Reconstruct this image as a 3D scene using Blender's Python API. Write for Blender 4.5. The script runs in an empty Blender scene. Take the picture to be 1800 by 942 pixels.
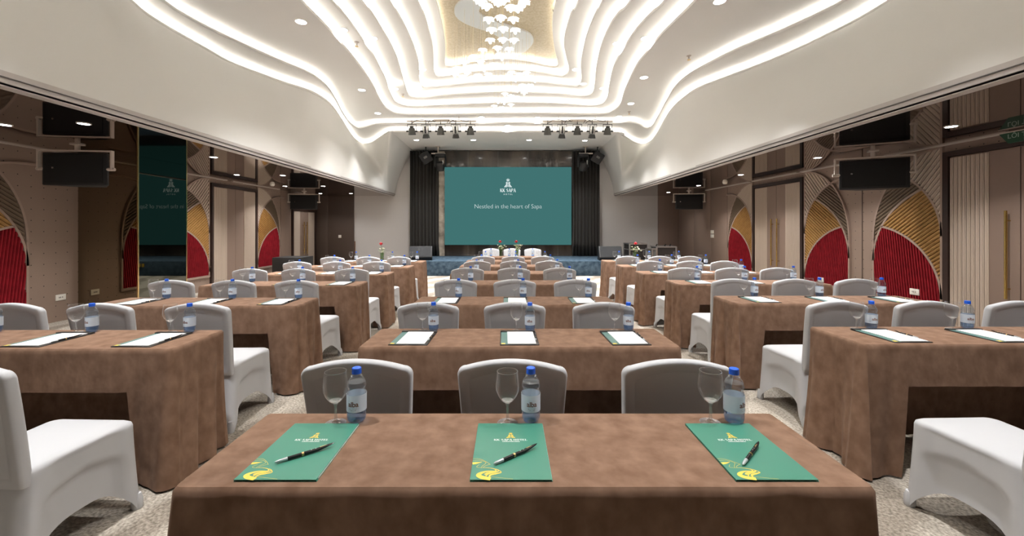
import bpy, bmesh, math, random
from mathutils import Vector, Matrix
random.seed(7)
SC = bpy.context.scene
COL = SC.collection
PI = math.pi

# ------------------------------------------------------------------ camera, world, exposure
cam_d = bpy.data.cameras.new('camera')
cam = bpy.data.objects.new('camera', cam_d)
COL.objects.link(cam)
cam.location = (0, 0, 1.41)
cam.rotation_euler = (PI / 2, 0, 0)
cam_d.sensor_width = 36
cam_d.lens = 14.4
cam_d.shift_x = 7 / 1800
cam_d.shift_y = -70 / 1800
cam_d.clip_start = .05
SC.camera = cam
world = bpy.data.worlds.new('world')
SC.world = world
world.use_nodes = True
world.node_tree.nodes['Background'].inputs[0].default_value = (1, .95, .88, 1)
world.node_tree.nodes['Background'].inputs[1].default_value = .0
SC.view_settings.view_transform = 'Standard'
SC.view_settings.look = 'None'
SC.view_settings.gamma = 1
SC.view_settings.use_curve_mapping = False
SC.view_settings.exposure = 0.82
SC.cycles.use_denoising = True
SC.cycles.max_bounces = 8
SC.cycles.diffuse_bounces = 4
SC.cycles.transparent_max_bounces = 20
SC.cycles.sample_clamp_indirect = 6
COVE_E = 28.0        # brightness of the hidden cove strips
DOWN_W = 27.0       # watts of each round downlight
AISLE_W = 13.5      # watts of each aisle lamp
WARM = (1, .972, .915)

# ------------------------------------------------------------------ materials
def newmat(name):
    m = bpy.data.materials.new(name)
    m.use_nodes = True
    nt = m.node_tree
    return m, nt, nt.nodes['Principled BSDF']

def mat(name, c, rough=.6, metal=0, c2=None, scale=8, detail=4, bump=0, bscale=60, spec=None, sheen=0, emit=0, coat=0, stretch=None, lo=.35, hi=.65, bdist=.01):
    m, nt, b = newmat(name)
    b.inputs['Base Color'].default_value = (*c, 1)
    b.inputs['Roughness'].default_value = rough
    b.inputs['Metallic'].default_value = metal
    if spec is not None: b.inputs['Specular IOR Level'].default_value = spec
    if sheen:
        b.inputs['Sheen Weight'].default_value = sheen
        b.inputs['Sheen Roughness'].default_value = .5
    if coat: b.inputs['Coat Weight'].default_value = coat
    if emit:
        b.inputs['Emission Color'].default_value = (*c, 1)
        b.inputs['Emission Strength'].default_value = emit
    tc = nt.nodes.new('ShaderNodeTexCoord')
    src = tc.outputs['Object']
    if stretch:
        mp = nt.nodes.new('ShaderNodeMapping')
        mp.inputs['Scale'].default_value = stretch
        nt.links.new(src, mp.inputs[0]); src = mp.outputs[0]
    if c2:
        n = nt.nodes.new('ShaderNodeTexNoise')
        n.inputs['Scale'].default_value = scale
        n.inputs['Detail'].default_value = detail
        nt.links.new(src, n.inputs[0])
        r = nt.nodes.new('ShaderNodeValToRGB')
        r.color_ramp.elements[0].position = lo; r.color_ramp.elements[1].position = hi
        r.color_ramp.elements[0].color = (*c, 1); r.color_ramp.elements[1].color = (*c2, 1)
        nt.links.new(n.outputs[0], r.inputs[0])
        nt.links.new(r.outputs[0], b.inputs['Base Color'])
    if bump:
        n2 = nt.nodes.new('ShaderNodeTexNoise')
        n2.inputs['Scale'].default_value = bscale
        n2.inputs['Detail'].default_value = 3
        nt.links.new(src, n2.inputs[0])
        bp = nt.nodes.new('ShaderNodeBump')
        bp.inputs['Strength'].default_value = bump
        bp.inputs['Distance'].default_value = bdist
        nt.links.new(n2.outputs[0], bp.inputs['Height'])
        nt.links.new(bp.outputs[0], b.inputs['Normal'])
    return m

def emat(name, c, e):
    m = bpy.data.materials.new(name); m.use_nodes = True
    nt = m.node_tree; nt.nodes.clear()
    o = nt.nodes.new('ShaderNodeOutputMaterial'); em = nt.nodes.new('ShaderNodeEmission')
    em.inputs[0].default_value = (*c, 1); em.inputs[1].default_value = e
    nt.links.new(em.outputs[0], o.inputs[0])
    return m

def thinglass(name, tint, blend=.12, gl=.9, edge_white=.15, base=.03):
    m = bpy.data.materials.new(name); m.use_nodes = True
    nt = m.node_tree; nt.nodes.clear()
    o = nt.nodes.new('ShaderNodeOutputMaterial')
    t = nt.nodes.new('ShaderNodeBsdfTransparent'); t.inputs[0].default_value = (*tint, 1)
    g = nt.nodes.new('ShaderNodeBsdfGlossy'); g.inputs[0].default_value = (gl, gl, gl, 1); g.inputs['Roughness'].default_value = .03
    lw = nt.nodes.new('ShaderNodeLayerWeight'); lw.inputs[0].default_value = .5
    pw = nt.nodes.new('ShaderNodeMath'); pw.operation = 'POWER'; pw.inputs[1].default_value = 2.5
    nt.links.new(lw.outputs['Facing'], pw.inputs[0])
    ma = nt.nodes.new('ShaderNodeMath'); ma.operation = 'MULTIPLY_ADD'; ma.inputs[1].default_value = blend * 4; ma.inputs[2].default_value = base
    nt.links.new(pw.outputs[0], ma.inputs[0])
    mx = nt.nodes.new('ShaderNodeMixShader')
    nt.links.new(ma.outputs[0], mx.inputs[0]); nt.links.new(t.outputs[0], mx.inputs[1])
    df = nt.nodes.new('ShaderNodeBsdfDiffuse'); df.inputs[0].default_value = (.9, .9, .9, 1)  # diffuse white, mostly at the edges, stands in for light the glass catches
    m2 = nt.nodes.new('ShaderNodeMixShader'); m2.inputs[0].default_value = edge_white
    nt.links.new(g.outputs[0], m2.inputs[1]); nt.links.new(df.outputs[0], m2.inputs[2]); nt.links.new(m2.outputs[0], mx.inputs[2])
    nt.links.new(mx.outputs[0], o.inputs[0])
    return m

def perfmat(name, c, spacing=.16, r=.045):
    m, nt, b = newmat(name)
    b.inputs['Roughness'].default_value = .55
    tc = nt.nodes.new('ShaderNodeTexCoord')
    mp = nt.nodes.new('ShaderNodeMapping'); mp.inputs['Scale'].default_value = (0, 1 / spacing, 1 / spacing)
    nt.links.new(tc.outputs['Object'], mp.inputs[0])
    fr = nt.nodes.new('ShaderNodeVectorMath'); fr.operation = 'FRACTION'; nt.links.new(mp.outputs[0], fr.inputs[0])
    sb = nt.nodes.new('ShaderNodeVectorMath'); sb.operation = 'SUBTRACT'; sb.inputs[1].default_value = (0, .5, .5); nt.links.new(fr.outputs[0], sb.inputs[0])
    ln = nt.nodes.new('ShaderNodeVectorMath'); ln.operation = 'LENGTH'; nt.links.new(sb.outputs[0], ln.inputs[0])
    lt = nt.nodes.new('ShaderNodeMath'); lt.operation = 'LESS_THAN'; lt.inputs[1].default_value = r; nt.links.new(ln.outputs['Value'], lt.inputs[0])
    mx = nt.nodes.new('ShaderNodeMix'); mx.data_type = 'RGBA'
    mx.inputs[6].default_value = (*c, 1); mx.inputs[7].default_value = (.02, .012, .01, 1)
    nt.links.new(lt.outputs[0], mx.inputs[0]); nt.links.new(mx.outputs[2], b.inputs['Base Color'])
    return m

def carpetmat():
    m, nt, b = newmat('carpet')
    b.inputs['Roughness'].default_value = .95; b.inputs['Specular IOR Level'].default_value = .1
    tc = nt.nodes.new('ShaderNodeTexCoord')
    mp = nt.nodes.new('ShaderNodeMapping'); mp.inputs['Rotation'].default_value = (0, 0, .5); mp.inputs['Scale'].default_value = (1, 1, 0)
    nt.links.new(tc.outputs['Object'], mp.inputs[0])
    w = nt.nodes.new('ShaderNodeTexWave'); w.inputs['Scale'].default_value = .55; w.inputs['Distortion'].default_value = 9
    w.inputs['Detail'].default_value = 3; w.inputs['Detail Scale'].default_value = 1.2
    nt.links.new(mp.outputs[0], w.inputs[0])
    n = nt.nodes.new('ShaderNodeTexNoise'); n.inputs['Scale'].default_value = 70; n.inputs['Detail'].default_value = 4
    nt.links.new(mp.outputs[0], n.inputs[0])
    r = nt.nodes.new('ShaderNodeValToRGB')
    r.color_ramp.elements[0].color = (.34, .295, .245, 1); r.color_ramp.elements[1].color = (.56, .505, .435, 1)
    r.color_ramp.elements[0].position = .15; r.color_ramp.elements[1].position = .6
    nt.links.new(w.outputs[0], r.inputs[0])
    r2 = nt.nodes.new('ShaderNodeValToRGB')
    r2.color_ramp.elements[0].color = (.42, .41, .40, 1); r2.color_ramp.elements[1].color = (1.12, 1.12, 1.12, 1)
    r2.color_ramp.elements[0].position = .3; r2.color_ramp.elements[1].position = .7
    nt.links.new(n.outputs[0], r2.inputs[0])
    mx = nt.nodes.new('ShaderNodeMix'); mx.data_type = 'RGBA'; mx.blend_type = 'MULTIPLY'; mx.inputs[0].default_value = 1
    nt.links.new(r.outputs[0], mx.inputs[6]); nt.links.new(r2.outputs[0], mx.inputs[7])
    nt.links.new(mx.outputs[2], b.inputs['Base Color'])
    bp = nt.nodes.new('ShaderNodeBump'); bp.inputs['Strength'].default_value = .5; bp.inputs['Distance'].default_value = .006
    nt.links.new(n.outputs[0], bp.inputs['Height']); nt.links.new(bp.outputs[0], b.inputs['Normal'])
    return m

M = {}
M['plaster'] = mat('white_plaster', (.69, .675, .645), .75)
M['stagewall'] = mat('wall_paint', (.58, .555, .54), .7)
M['gold_panel'] = mat('gold_leaf', (.44, .36, .235), .45, .3, c2=(.54, .46, .33), scale=30, detail=6)
M['silver_plate'] = mat('brushed_plate', (.62, .63, .62), .4, .3)
M['bronze_mirror'] = mat('bronze_mirror_ceiling', (.34, .28, .245), .03, 1)
M['side_mirror'] = mat('dimmed_mirror', (.08, .08, .068), .015, 1)  # tinted darker than the front panel to dim the screen's reflection
M['dark_mirror'] = mat('dark_gold_mirror', (.30, .255, .185), .015, 1)
M['gold_trim'] = mat('gold_trim', (.72, .52, .24), .28, 1)
M['brass'] = mat('brass', (.70, .48, .16), .25, 1)
M['taupe'] = mat('taupe_wall', (.235, .165, .13), .55)
M['taupe_dark'] = mat('taupe_wall_dark', (.075, .05, .038), .55)
M['perf'] = perfmat('perforated_taupe', (.27, .195, .155))
M['pale'] = mat('pale_ribs', (.50, .41, .335), .6)
M['olive'] = mat('olive_ribs', (.15, .105, .07), .6)
M['ochre'] = mat('ochre_ribs', (.33, .175, .048), .6, c2=(.39, .215, .065), scale=12)
M['crimson'] = mat('crimson_ribs', (.20, .006, .012), .75, spec=.2, c2=(.26, .009, .017), scale=10)
M['arch_trim'] = mat('arch_trim', (.33, .24, .195), .5)
M['frame_dark'] = mat('dark_frame', (.035, .018, .014), .35)
M['carpet'] = carpetmat()
M['stage_carpet'] = mat('stage_carpet', (.032, .055, .082), .95, c2=(.085, .125, .165), scale=9, detail=8, bump=.4, bscale=120, spec=.1)
M['suede'] = mat('brown_suede', (.172, .098, .063), .95, c2=(.275, .170, .117), scale=15, detail=10, lo=.28, hi=.76, bump=.5, bscale=8, stretch=(1.1, 1.1, .8), spec=.1, sheen=.05, bdist=.02)
M['chair_white'] = mat('white_spandex', (.52, .525, .545), .75, spec=.2)
M['table_wood'] = mat('table_wood', (.10, .06, .04), .6)
M['metal_dark'] = mat('dark_metal', (.05, .05, .05), .4, .6)
M['black'] = mat('matte_black', (.012, .012, .013), .6)
M['black_box'] = mat('black_box', (.02, .019, .019), .55)
M['grille'] = mat('speaker_grille', (.006, .006, .006), .75, bump=.8, bscale=400)
M['bracket'] = mat('bracket_paint', (.55, .48, .42), .5)
M['grey_slot'] = mat('slot_grey', (.45, .39, .35), .5)
M['trim_grey'] = mat('soffit_trim', (.46, .42, .40), .45)
M['trim_dark'] = mat('soffit_trim_groove', (.08, .07, .065), .45)
M['white_plastic'] = mat('white_plastic', (.75, .72, .66), .4)
M['alu'] = mat('aluminium', (.62, .62, .62), .3, 1)
M['case_grey'] = mat('case_laminate', (.12, .115, .11), .5)
M['case_black'] = mat('case_black', (.02, .015, .014), .45)
M['curtain'] = mat('dark_curtain', (.032, .028, .024), .8, sheen=.12, spec=.2)
M['veneer'] = mat('dark_veneer', (.035, .027, .021), .18, c2=(.12, .093, .07), scale=2.2, detail=8, stretch=(1, 1, .25), coat=.4, lo=.45, hi=.75)
M['marble'] = mat('edge_marble', (.20, .17, .14), .2, c2=(.55, .47, .38), scale=3, detail=8)
M['screen'] = emat('screen_teal', (.0525, .168, .165), .57)
M['screen_ink'] = emat('screen_ink', (.75, .86, .86), .57)
M['cover_green'] = mat('cover_green', (.055, .225, .16), .35)
M['cover_ink'] = mat('cover_ink_white', (.85, .88, .86), .5)
M['cover_gold'] = mat('cover_ink_gold', (.80, .58, .09), .4)
M['paper'] = mat('paper', (.88, .88, .89), .8)
M['pad_board'] = mat('pad_board', (.025, .02, .018), .4)
M['pad_green'] = mat('pad_green', (.10, .20, .185), .5)
M['pen_black'] = mat('pen_black', (.012, .012, .013), .22)
M['pen_grip'] = mat('pen_grip', (.50, .54, .56), .2, .3)
M['glass'] = thinglass('clear_glass', (.985, .985, .985), .14)
M['pet'] = thinglass('pet_plastic', (.90, .94, .985), .16)
M['pet_blue'] = thinglass('pet_base', (.55, .73, .99), .2)
M['glass_stem'] = thinglass('stem_glass', (.95, .95, .95), .2, .95, .35, .14)
M['water'] = thinglass('water', (.95, .97, .99), .10)
def realglass(name, c, ior, rough=0):
    m_, nt, b = newmat(name)
    b.inputs['Base Color'].default_value = (*c, 1); b.inputs['Roughness'].default_value = rough
    b.inputs['Transmission Weight'].default_value = 1; b.inputs['IOR'].default_value = ior
    return m_
M['glass'] = thinglass('clear_glass', (.985, .985, .985), .16, .95, .2)
M['glass_stem'] = thinglass('stem_glass', (.95, .95, .95), .2, .95, .35, .14)
M['water'] = thinglass('bottled_water', (.94, .965, .99), .12)
M['cap_blue'] = mat('cap_blue', (.012, .115, .72), .35)
def labelmat():
    m_, nt, b = newmat('bottle_label'); b.inputs['Base Color'].default_value = (.82, .87, .92, 1); b.inputs['Roughness'].default_value = .45
    tr = nt.nodes.new('ShaderNodeBsdfTranslucent'); tr.inputs[0].default_value = (.82, .88, .95, 1)
    mx = nt.nodes.new('ShaderNodeMixShader'); mx.inputs[0].default_value = .5; o = nt.nodes['Material Output']
    nt.links.new(b.outputs[0], mx.inputs[1]); nt.links.new(tr.outputs[0], mx.inputs[2]); nt.links.new(mx.outputs[0], o.inputs[0])
    return m_
M['label'] = labelmat()
M['label_ink'] = mat('label_ink', (.22, .10, .07), .5)
M['rose'] = mat('rose_red', (.42, .008, .02), .5)
M['petal'] = mat('white_petal', (.78, .78, .62), .6)
M['leaf'] = mat('leaf_green', (.10, .20, .045), .5)
M['vase'] = thinglass('vase_glass', (.72, .80, .68), .2)
M['sign_green'] = mat('sign_green', (.012, .06, .03), .3)
M['sign_ink'] = mat('sign_ink', (.30, .38, .33), .5)
M['led'] = emat('cove_led', WARM, COVE_E * .7)
M['led_inner'] = emat('cove_led_inner', WARM, COVE_E * .5)
M['led_soft'] = emat('cove_led_soft', (1, .965, .90), COVE_E * .46)
M['lamp_on'] = emat('lamp_disc', (1, .97, .92), 14)
M['aisle_on'] = emat('aisle_lamp_disc', (.97, .97, 1), 22)
M['crystal'] = mat('crystal_petal', (.95, .93, .88), .1, emit=.8, spec=.8)
M['bulb'] = emat('crystal_bulb', (1, .95, .85), 6)
M['wire'] = mat('hanging_wire', (.62, .52, .33), .4, .5)
M['gold_socket'] = mat('gold_socket', (.62, .38, .05), .35, .4)
M['glint'] = mat('silver_can', (.55, .55, .54), .25, .9)

# ------------------------------------------------------------------ mesh helpers
class MB:
    def __init__(s): s.v = []; s.f = []
    def add(s, vs, fs):
        o = len(s.v); s.v += [tuple(v) for v in vs]; s.f += [tuple(i + o for i in f) for f in fs]; return s
    def box(s, x0, x1, y0, y1, z0, z1, mtx=None):
        vs = [Vector((x, y, z)) for z in (z0, z1) for y in (y0, y1) for x in (x0, x1)]
        if mtx: vs = [mtx @ v for v in vs]
        return s.add(vs, [(0, 2, 3, 1), (4, 5, 7, 6), (0, 1, 5, 4), (2, 6, 7, 3), (0, 4, 6, 2), (1, 3, 7, 5)])
    def prism(s, poly, d0, d1, fn=None):
        fn = fn or (lambda u, v, d: (u, v, d)); n = len(poly)
        vs = [fn(u, v, d0) for u, v in poly] + [fn(u, v, d1) for u, v in poly]
        return s.add(vs, [tuple(reversed(range(n))), tuple(range(n, 2 * n))] + [(i, (i + 1) % n, n + (i + 1) % n, n + i) for i in range(n)])
    def tube(s, pts, r, n=8, cap=True):
        pts = [Vector(p) for p in pts]; rs = r if isinstance(r, (list, tuple)) else [r] * len(pts)
        vs = []; fs = []
        for i, p in enumerate(pts):
            t = (pts[min(i + 1, len(pts) - 1)] - pts[max(i - 1, 0)]).normalized()
            a = Vector((0, 0, 1)) if abs(t.z) < .9 else Vector((1, 0, 0))
            x = t.cross(a).normalized(); y = t.cross(x)
            vs += [p + (x * math.cos(2 * PI * k / n) + y * math.sin(2 * PI * k / n)) * rs[i] for k in range(n)]
        for i in range(len(pts) - 1):
            for k in range(n):
                fs.append((i * n + k, i * n + (k + 1) % n, (i + 1) * n + (k + 1) % n, (i + 1) * n + k))
        if cap: fs += [tuple(reversed(range(n))), tuple(range((len(pts) - 1) * n, len(pts) * n))]
        return s.add(vs, fs)
    def lathe(s, prof, n=24, c=(0, 0, 0), mtx=None):
        vs = []; fs = []
        for r, z in prof:
            for k in range(n):
                a = 2 * PI * k / n; vs.append(Vector((c[0] + r * math.cos(a), c[1] + r * math.sin(a), c[2] + z)))
        for i in range(len(prof) - 1):
            for k in range(n):
                fs.append((i * n + k, i * n + (k + 1) % n, (i + 1) * n + (k + 1) % n, (i + 1) * n + k))
        if mtx: vs = [mtx @ v for v in vs]
        return s.add(vs, fs)
    def grid(s, rows, closed=False):
        n = len(rows[0]); vs = [p for r in rows for p in r]; fs = []
        for i in range(len(rows) - 1):
            for k in range(n if closed else n - 1):
                fs.append((i * n + k, i * n + (k + 1) % n, (i + 1) * n + (k + 1) % n, (i + 1) * n + k))
        return s.add(vs, fs)
    def mesh(s, name, m, smooth=False, bevel=0, segs=2, angle=.7, weld=False):
        me = bpy.data.meshes.new(name)
        me.from_pydata([tuple(v) for v in s.v], [], s.f)
        if bevel or weld:
            bm = bmesh.new(); bm.from_mesh(me)
            if weld: bmesh.ops.remove_doubles(bm, verts=bm.verts, dist=1e-5)
            if bevel: bmesh.ops.bevel(bm, geom=list(bm.edges), offset=bevel, segments=segs, affect='EDGES', profile=.5)
            bm.to_mesh(me); bm.free()
        if smooth or bevel:
            for p in me.polygons: p.use_smooth = True
            me.set_sharp_from_angle(angle=angle)
        me.materials.append(M[m] if isinstance(m, str) else m)
        return me
    def build(s, name, m, parent=None, **k):
        return link(name, s.mesh(name, m, **k), parent)

def link(name, me, parent=None):
    o = bpy.data.objects.new(name, me); COL.objects.link(o)
    if parent: o.parent = parent
    return o

def tag(o, label=None, cat=None, group=None, kind=None):
    if label: o['label'] = label
    if cat: o['category'] = cat
    if group: o['group'] = group
    if kind: o['kind'] = kind
    return o

def thing(name, label, cat, loc=(0, 0, 0), rz=0, group=None):
    o = bpy.data.objects.new(name, None); COL.objects.link(o)
    o.empty_display_size = .1; o.location = loc; o.rotation_euler = (0, 0, rz)
    return tag(o, label, cat, group)

def struct(name, parent=None):
    o = bpy.data.objects.new(name, None); COL.objects.link(o); o.empty_display_size = .1
    o['kind'] = 'structure'
    return o

def dup(root, label, loc, rz=0, group=None):
    r = root.copy(); COL.objects.link(r); r.location = loc; r.rotation_euler = (0, 0, rz); r['label'] = label
    if group: r['group'] = group
    for ch in root.children:
        c = ch.copy(); COL.objects.link(c); c.parent = r
        for g in ch.children:
            d = g.copy(); COL.objects.link(d); d.parent = c
    return r

class Proto:
    """first use moves the prototype itself, later uses copy it"""
    def __init__(s, root): s.root = root; s.used = False
    def put(s, label, loc, rz=0, group=None):
        if not s.used:
            s.used = True; r = s.root; r.location = loc; r.rotation_euler = (0, 0, rz); r['label'] = label
            if group: r['group'] = group
            return r
        return dup(s.root, label, loc, rz, group)

def text_mb(txt, size=1, off=0, spacing=1):
    c = bpy.data.curves.new('t', 'FONT'); c.body = txt; c.size = size; c.align_x = 'CENTER'; c.align_y = 'BOTTOM_BASELINE'
    c.offset = off; c.resolution_u = 3; c.space_character = spacing
    o = bpy.data.objects.new('t', c); COL.objects.link(o)
    dg = bpy.context.evaluated_depsgraph_get(); dg.update()
    me = o.evaluated_get(dg).to_mesh()
    vs = [(v.co.x, v.co.y) for v in me.vertices]; fs = [tuple(p.vertices) for p in me.polygons]
    bpy.data.objects.remove(o); bpy.data.curves.remove(c)
    return vs, fs

def flat(mb, vf, fn):
    vs, fs = vf
    return mb.add([fn(u, v) for u, v in vs], fs)

def catmull(P, n=8, closed=True):
    out = []; N = len(P); rng = range(N if closed else N - 1)
    g = (lambda i: P[i % N]) if closed else (lambda i: P[min(max(i, 0), N - 1)])
    for i in rng:
        p0, p1, p2, p3 = g(i - 1), g(i), g(i + 1), g(i + 2)
        for k in range(n):
            t = k / n
            out.append(tuple(.5 * (2 * b + (c - a) * t + (2 * a - 5 * b + 4 * c - d) * t * t + (3 * b - a - 3 * c + d) * t ** 3) for a, b, c, d in zip(p0, p1, p2, p3)))
    if not closed: out.append(tuple(P[-1]))
    return out

def curve2d(loops, extrude, bevel):
    c = bpy.data.curves.new('c', 'CURVE'); c.dimensions = '2D'; c.fill_mode = 'BOTH'; c.extrude = extrude; c.bevel_depth = bevel; c.bevel_resolution = 2
    for L in loops:
        sp = c.splines.new('POLY'); sp.points.add(len(L) - 1); sp.use_cyclic_u = True
        for p, q in zip(sp.points, L): p.co = (q[0], q[1], 0, 1)
    o = bpy.data.objects.new('c', c); COL.objects.link(o)
    dg = bpy.context.evaluated_depsgraph_get(); dg.update()
    me = o.evaluated_get(dg).to_mesh()
    mb = MB(); mb.add([v.co.copy() for v in me.vertices], [tuple(p.vertices) for p in me.polygons])
    bpy.data.objects.remove(o); bpy.data.curves.remove(c)
    return mb

def area_lamp(parent, loc, watts, size=.14, spread=2.2, color=(1, .995, .99), rot=(0, 0, 0)):
    d = bpy.data.lights.new('lamp_light', 'AREA'); d.shape = 'DISK'; d.size = size; d.energy = watts; d.color = color; d.spread = spread
    o = bpy.data.objects.new('lamp_light', d); COL.objects.link(o); o.parent = parent; o.location = loc; o.rotation_euler = rot
    return o

ORD = ['', 'first', 'second', 'third', 'fourth', 'fifth', 'sixth', 'seventh', 'eighth', 'ninth', 'tenth', 'eleventh', 'twelfth']

# ------------------------------------------------------------------ room shell
XL, XR, YB, YR = -6.8, 6.04, 14.5, -2.0     # left wall, right wall, stage-end wall, rear wall
ZA = 2.55                                    # aisle ceiling
SL, SR = -4.0, 3.75                          # soffit edges
fl = MB().box(XL - .2, XR + .2, YR - .2, YB + .2, -.1, 0).build('floor', 'carpet')
tag(fl, 'beige and taupe swirled carpet floor', None, None, 'structure')

wl = tag(MB().box(XL - .15, XL, YR, YB, 0, 4.3).build('wall_left', 'perf'), 'taupe perforated wall along the left aisle', kind='structure')
wr = tag(MB().box(XR, XR + .15, YR, YB, 0, 4.3).build('wall_right', 'perf'), 'taupe perforated wall along the right aisle', kind='structure')
wb = tag(MB().box(XL - .15, XR + .15, YB, YB + .15, 0, 4.4).build('wall_stage_end', 'stagewall'), 'white wall at the stage end', kind='structure')
wk = tag(MB().box(XL - .15, XR + .15, YR - .15, YR, 0, 4.4).build('wall_rear', 'taupe_dark'), 'plain wall behind the camera', kind='structure')
# brown facing panels at the ends of the aisles
for x0, x1 in ((XL, -6.35), (-6.345, -5.44)):
    MB().box(x0, x1, YB - .05, YB - .001, 0, ZA).build('brown_panel', 'taupe_dark', wb, bevel=.004)
for x0, x1 in ((5.30, XR),):
    MB().box(x0, x1, YB - .05, YB - .001, 0, ZA).build('brown_panel', 'taupe', wb, bevel=.004)
MB().box(-5.43, -5.40, YB - .02, YB - .001, 0, .95).build('corner_guard', mat('guard_wood', (.2, .09, .045), .4), wb)
for x0, x1 in ((-5.40, -3.5), (3.2, 5.29)):
    MB().box(x0, x1, YB - .02, YB - .001, 0, .12).build('skirting', mat('skirting_wood', (.16, .08, .045), .4), wb)
# flush joint panels on the right wall beyond the first arch
for y0, y1 in ((YB - .05, 13.3), (13.29, 12.2), (12.19, 11.27)):
    MB().box(XR - .012, XR - .001, y1, y0, 0, ZA).build('wall_board', 'taupe', wr, bevel=.003)
MB().box(XL + .001, XL + .012, 12.24, 12.8, 0, ZA).build('wall_board', 'taupe', wl, bevel=.003)

# ---- big stepped ceiling
LOOPS = [
 [(-4.571, 4.92), (-4.659, 5.241), (-4.688, 5.589), (-4.682, 5.935), (-4.665, 6.313), (-4.636, 6.826), (-4.483, 7.253), (-4.261, 7.767), (-4.007, 8.22), (-3.933, 8.768), (-4.006, 9.394), (-4.279, 10.606), (-4.675, 12.307), (-4.801, 13.294), (-4.66, 13.42), (-4.347, 13.152), (-3.86, 12.408), (-3.545, 11.927), (-3.327, 11.743), (-2.651, 11.708), (-1.517, 11.743), (0.0, 11.708), (1.419, 11.743), (3.162, 11.856), (3.534, 12.369), (4.055, 13.152), (4.448, 13.512), (4.536, 13.065), (4.361, 12.029), (3.997, 10.466), (3.779, 9.35), (3.729, 8.577), (3.762, 8.085), (3.962, 7.588), (4.271, 6.91), (4.472, 6.313), (4.572, 5.837), (4.639, 5.405), (4.64, 4.92)],
 [(-4.418, 5.189), (-4.433, 5.512), (-4.368, 5.911), (-4.237, 6.383), (-4.019, 7.006), (-3.743, 7.678), (-3.708, 8.065), (-3.743, 8.528), (-3.919, 9.331), (-4.157, 10.25), (-4.351, 11.187), (-4.382, 11.756), (-4.286, 11.87), (-4.075, 11.736), (-3.813, 11.534), (-3.557, 11.433), (-2.852, 11.408), (-1.473, 11.402), (0.0, 11.37), (1.37, 11.34), (2.785, 11.327), (3.343, 11.248), (3.668, 11.458), (3.967, 11.823), (4.113, 11.723), (3.927, 10.726), (3.661, 9.501), (3.448, 8.445), (3.433, 7.823), (3.519, 7.371), (3.726, 6.691), (4.012, 6.095), (4.219, 5.564), (4.31, 5.189)],
 [(-2.782, 5.458), (-2.776, 5.771), (-2.758, 6.148), (-2.755, 6.613), (-2.764, 7.106), (-2.793, 7.734), (-2.834, 8.229), (-2.905, 8.862), (-3.014, 9.517), (-3.103, 10.276), (-3.055, 10.782), (-2.857, 10.999), (-2.239, 11.043), (-1.424, 11.027), (0.0, 10.944), (1.322, 10.944), (2.499, 10.971), (2.736, 10.729), (2.778, 10.133), (2.595, 9.082), (2.423, 7.753), (2.416, 7.13), (2.417, 6.534), (2.46, 6.087), (2.521, 5.458)],
 [(-2.49, 5.728), (-2.468, 5.997), (-2.464, 6.452), (-2.48, 7.002), (-2.504, 7.631), (-2.573, 8.232), (-2.64, 8.8), (-2.778, 9.57), (-2.868, 10.3), (-2.796, 10.653), (-2.586, 10.824), (-2.067, 10.783), (-1.38, 10.683), (0.0, 10.536), (1.279, 10.584), (2.124, 10.768), (2.422, 10.633), (2.445, 10.118), (2.304, 9.321), (2.102, 8.136), (2.069, 7.338), (2.074, 6.638), (2.143, 6.109), (2.219, 5.728)],
 [(-2.166, 5.997), (-2.132, 6.362), (-2.132, 6.885), (-2.147, 7.492), (-2.2, 8.124), (-2.295, 8.745), (-2.385, 9.357), (-2.483, 10.02), (-2.501, 10.41), (-2.393, 10.571), (-2.136, 10.534), (-1.331, 10.303), (0.0, 10.147), (1.242, 10.277), (1.856, 10.437), (2.084, 10.277), (2.06, 9.76), (1.846, 8.519), (1.723, 7.562), (1.692, 6.845), (1.728, 6.392), (1.816, 5.997)],
 [(-1.832, 6.266), (-1.806, 6.625), (-1.794, 7.058), (-1.806, 7.592), (-1.85, 8.258), (-1.95, 8.942), (-2.101, 9.665), (-2.136, 10.051), (-2.057, 10.215), (-1.59, 10.132), (-0.869, 9.932), (0.0, 9.854), (0.783, 9.893), (1.613, 10.132), (1.752, 10.011), (1.725, 9.554), (1.557, 8.725), (1.471, 7.902), (1.432, 7.262), (1.437, 6.63), (1.462, 6.266)],
 [(-1.457, 6.536), (-1.439, 7.002), (-1.464, 7.531), (-1.508, 8.164), (-1.634, 8.945), (-1.732, 9.555), (-1.711, 9.853), (-1.556, 9.916), (-0.843, 9.635), (0.0, 9.53), (0.779, 9.671), (1.261, 9.871), (1.394, 9.743), (1.406, 9.394), (1.246, 8.707), (1.109, 8.064), (1.074, 7.467), (1.085, 6.915), (1.135, 6.536)],
 [(-1.21, 6.805), (-1.221, 7.308), (-1.256, 7.933), (-1.331, 8.635), (-1.465, 9.459), (-1.442, 9.659), (-1.219, 9.642), (-0.625, 9.377), (-0.077, 9.282), (0.484, 9.426), (0.949, 9.659), (1.14, 9.659), (1.161, 9.442), (0.988, 8.635), (0.86, 7.841), (0.807, 7.267), (0.809, 6.805)],
]
YM = 4.75
def back(y): return YM - (y - YM) * .7
def close_loop(P): return catmull(P + [(x, back(y)) for x, y in reversed(P)], 6)
def offset(L, d):
    n = len(L); out = []
    A = sum(L[i][0] * L[(i + 1) % n][1] - L[(i + 1) % n][0] * L[i][1] for i in range(n)); sg = 1 if A > 0 else -1
    for i in range(n):
        a, c = L[i - 1], L[(i + 1) % n]; tx, ty = c[0] - a[0], c[1] - a[1]; l = math.hypot(tx, ty) or 1
        out.append((L[i][0] + sg * ty / l * d, L[i][1] - sg * tx / l * d))
    return out
ceil = tag(struct('ceiling'), 'white stepped ceiling of flowing layers with hidden lights')
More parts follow.
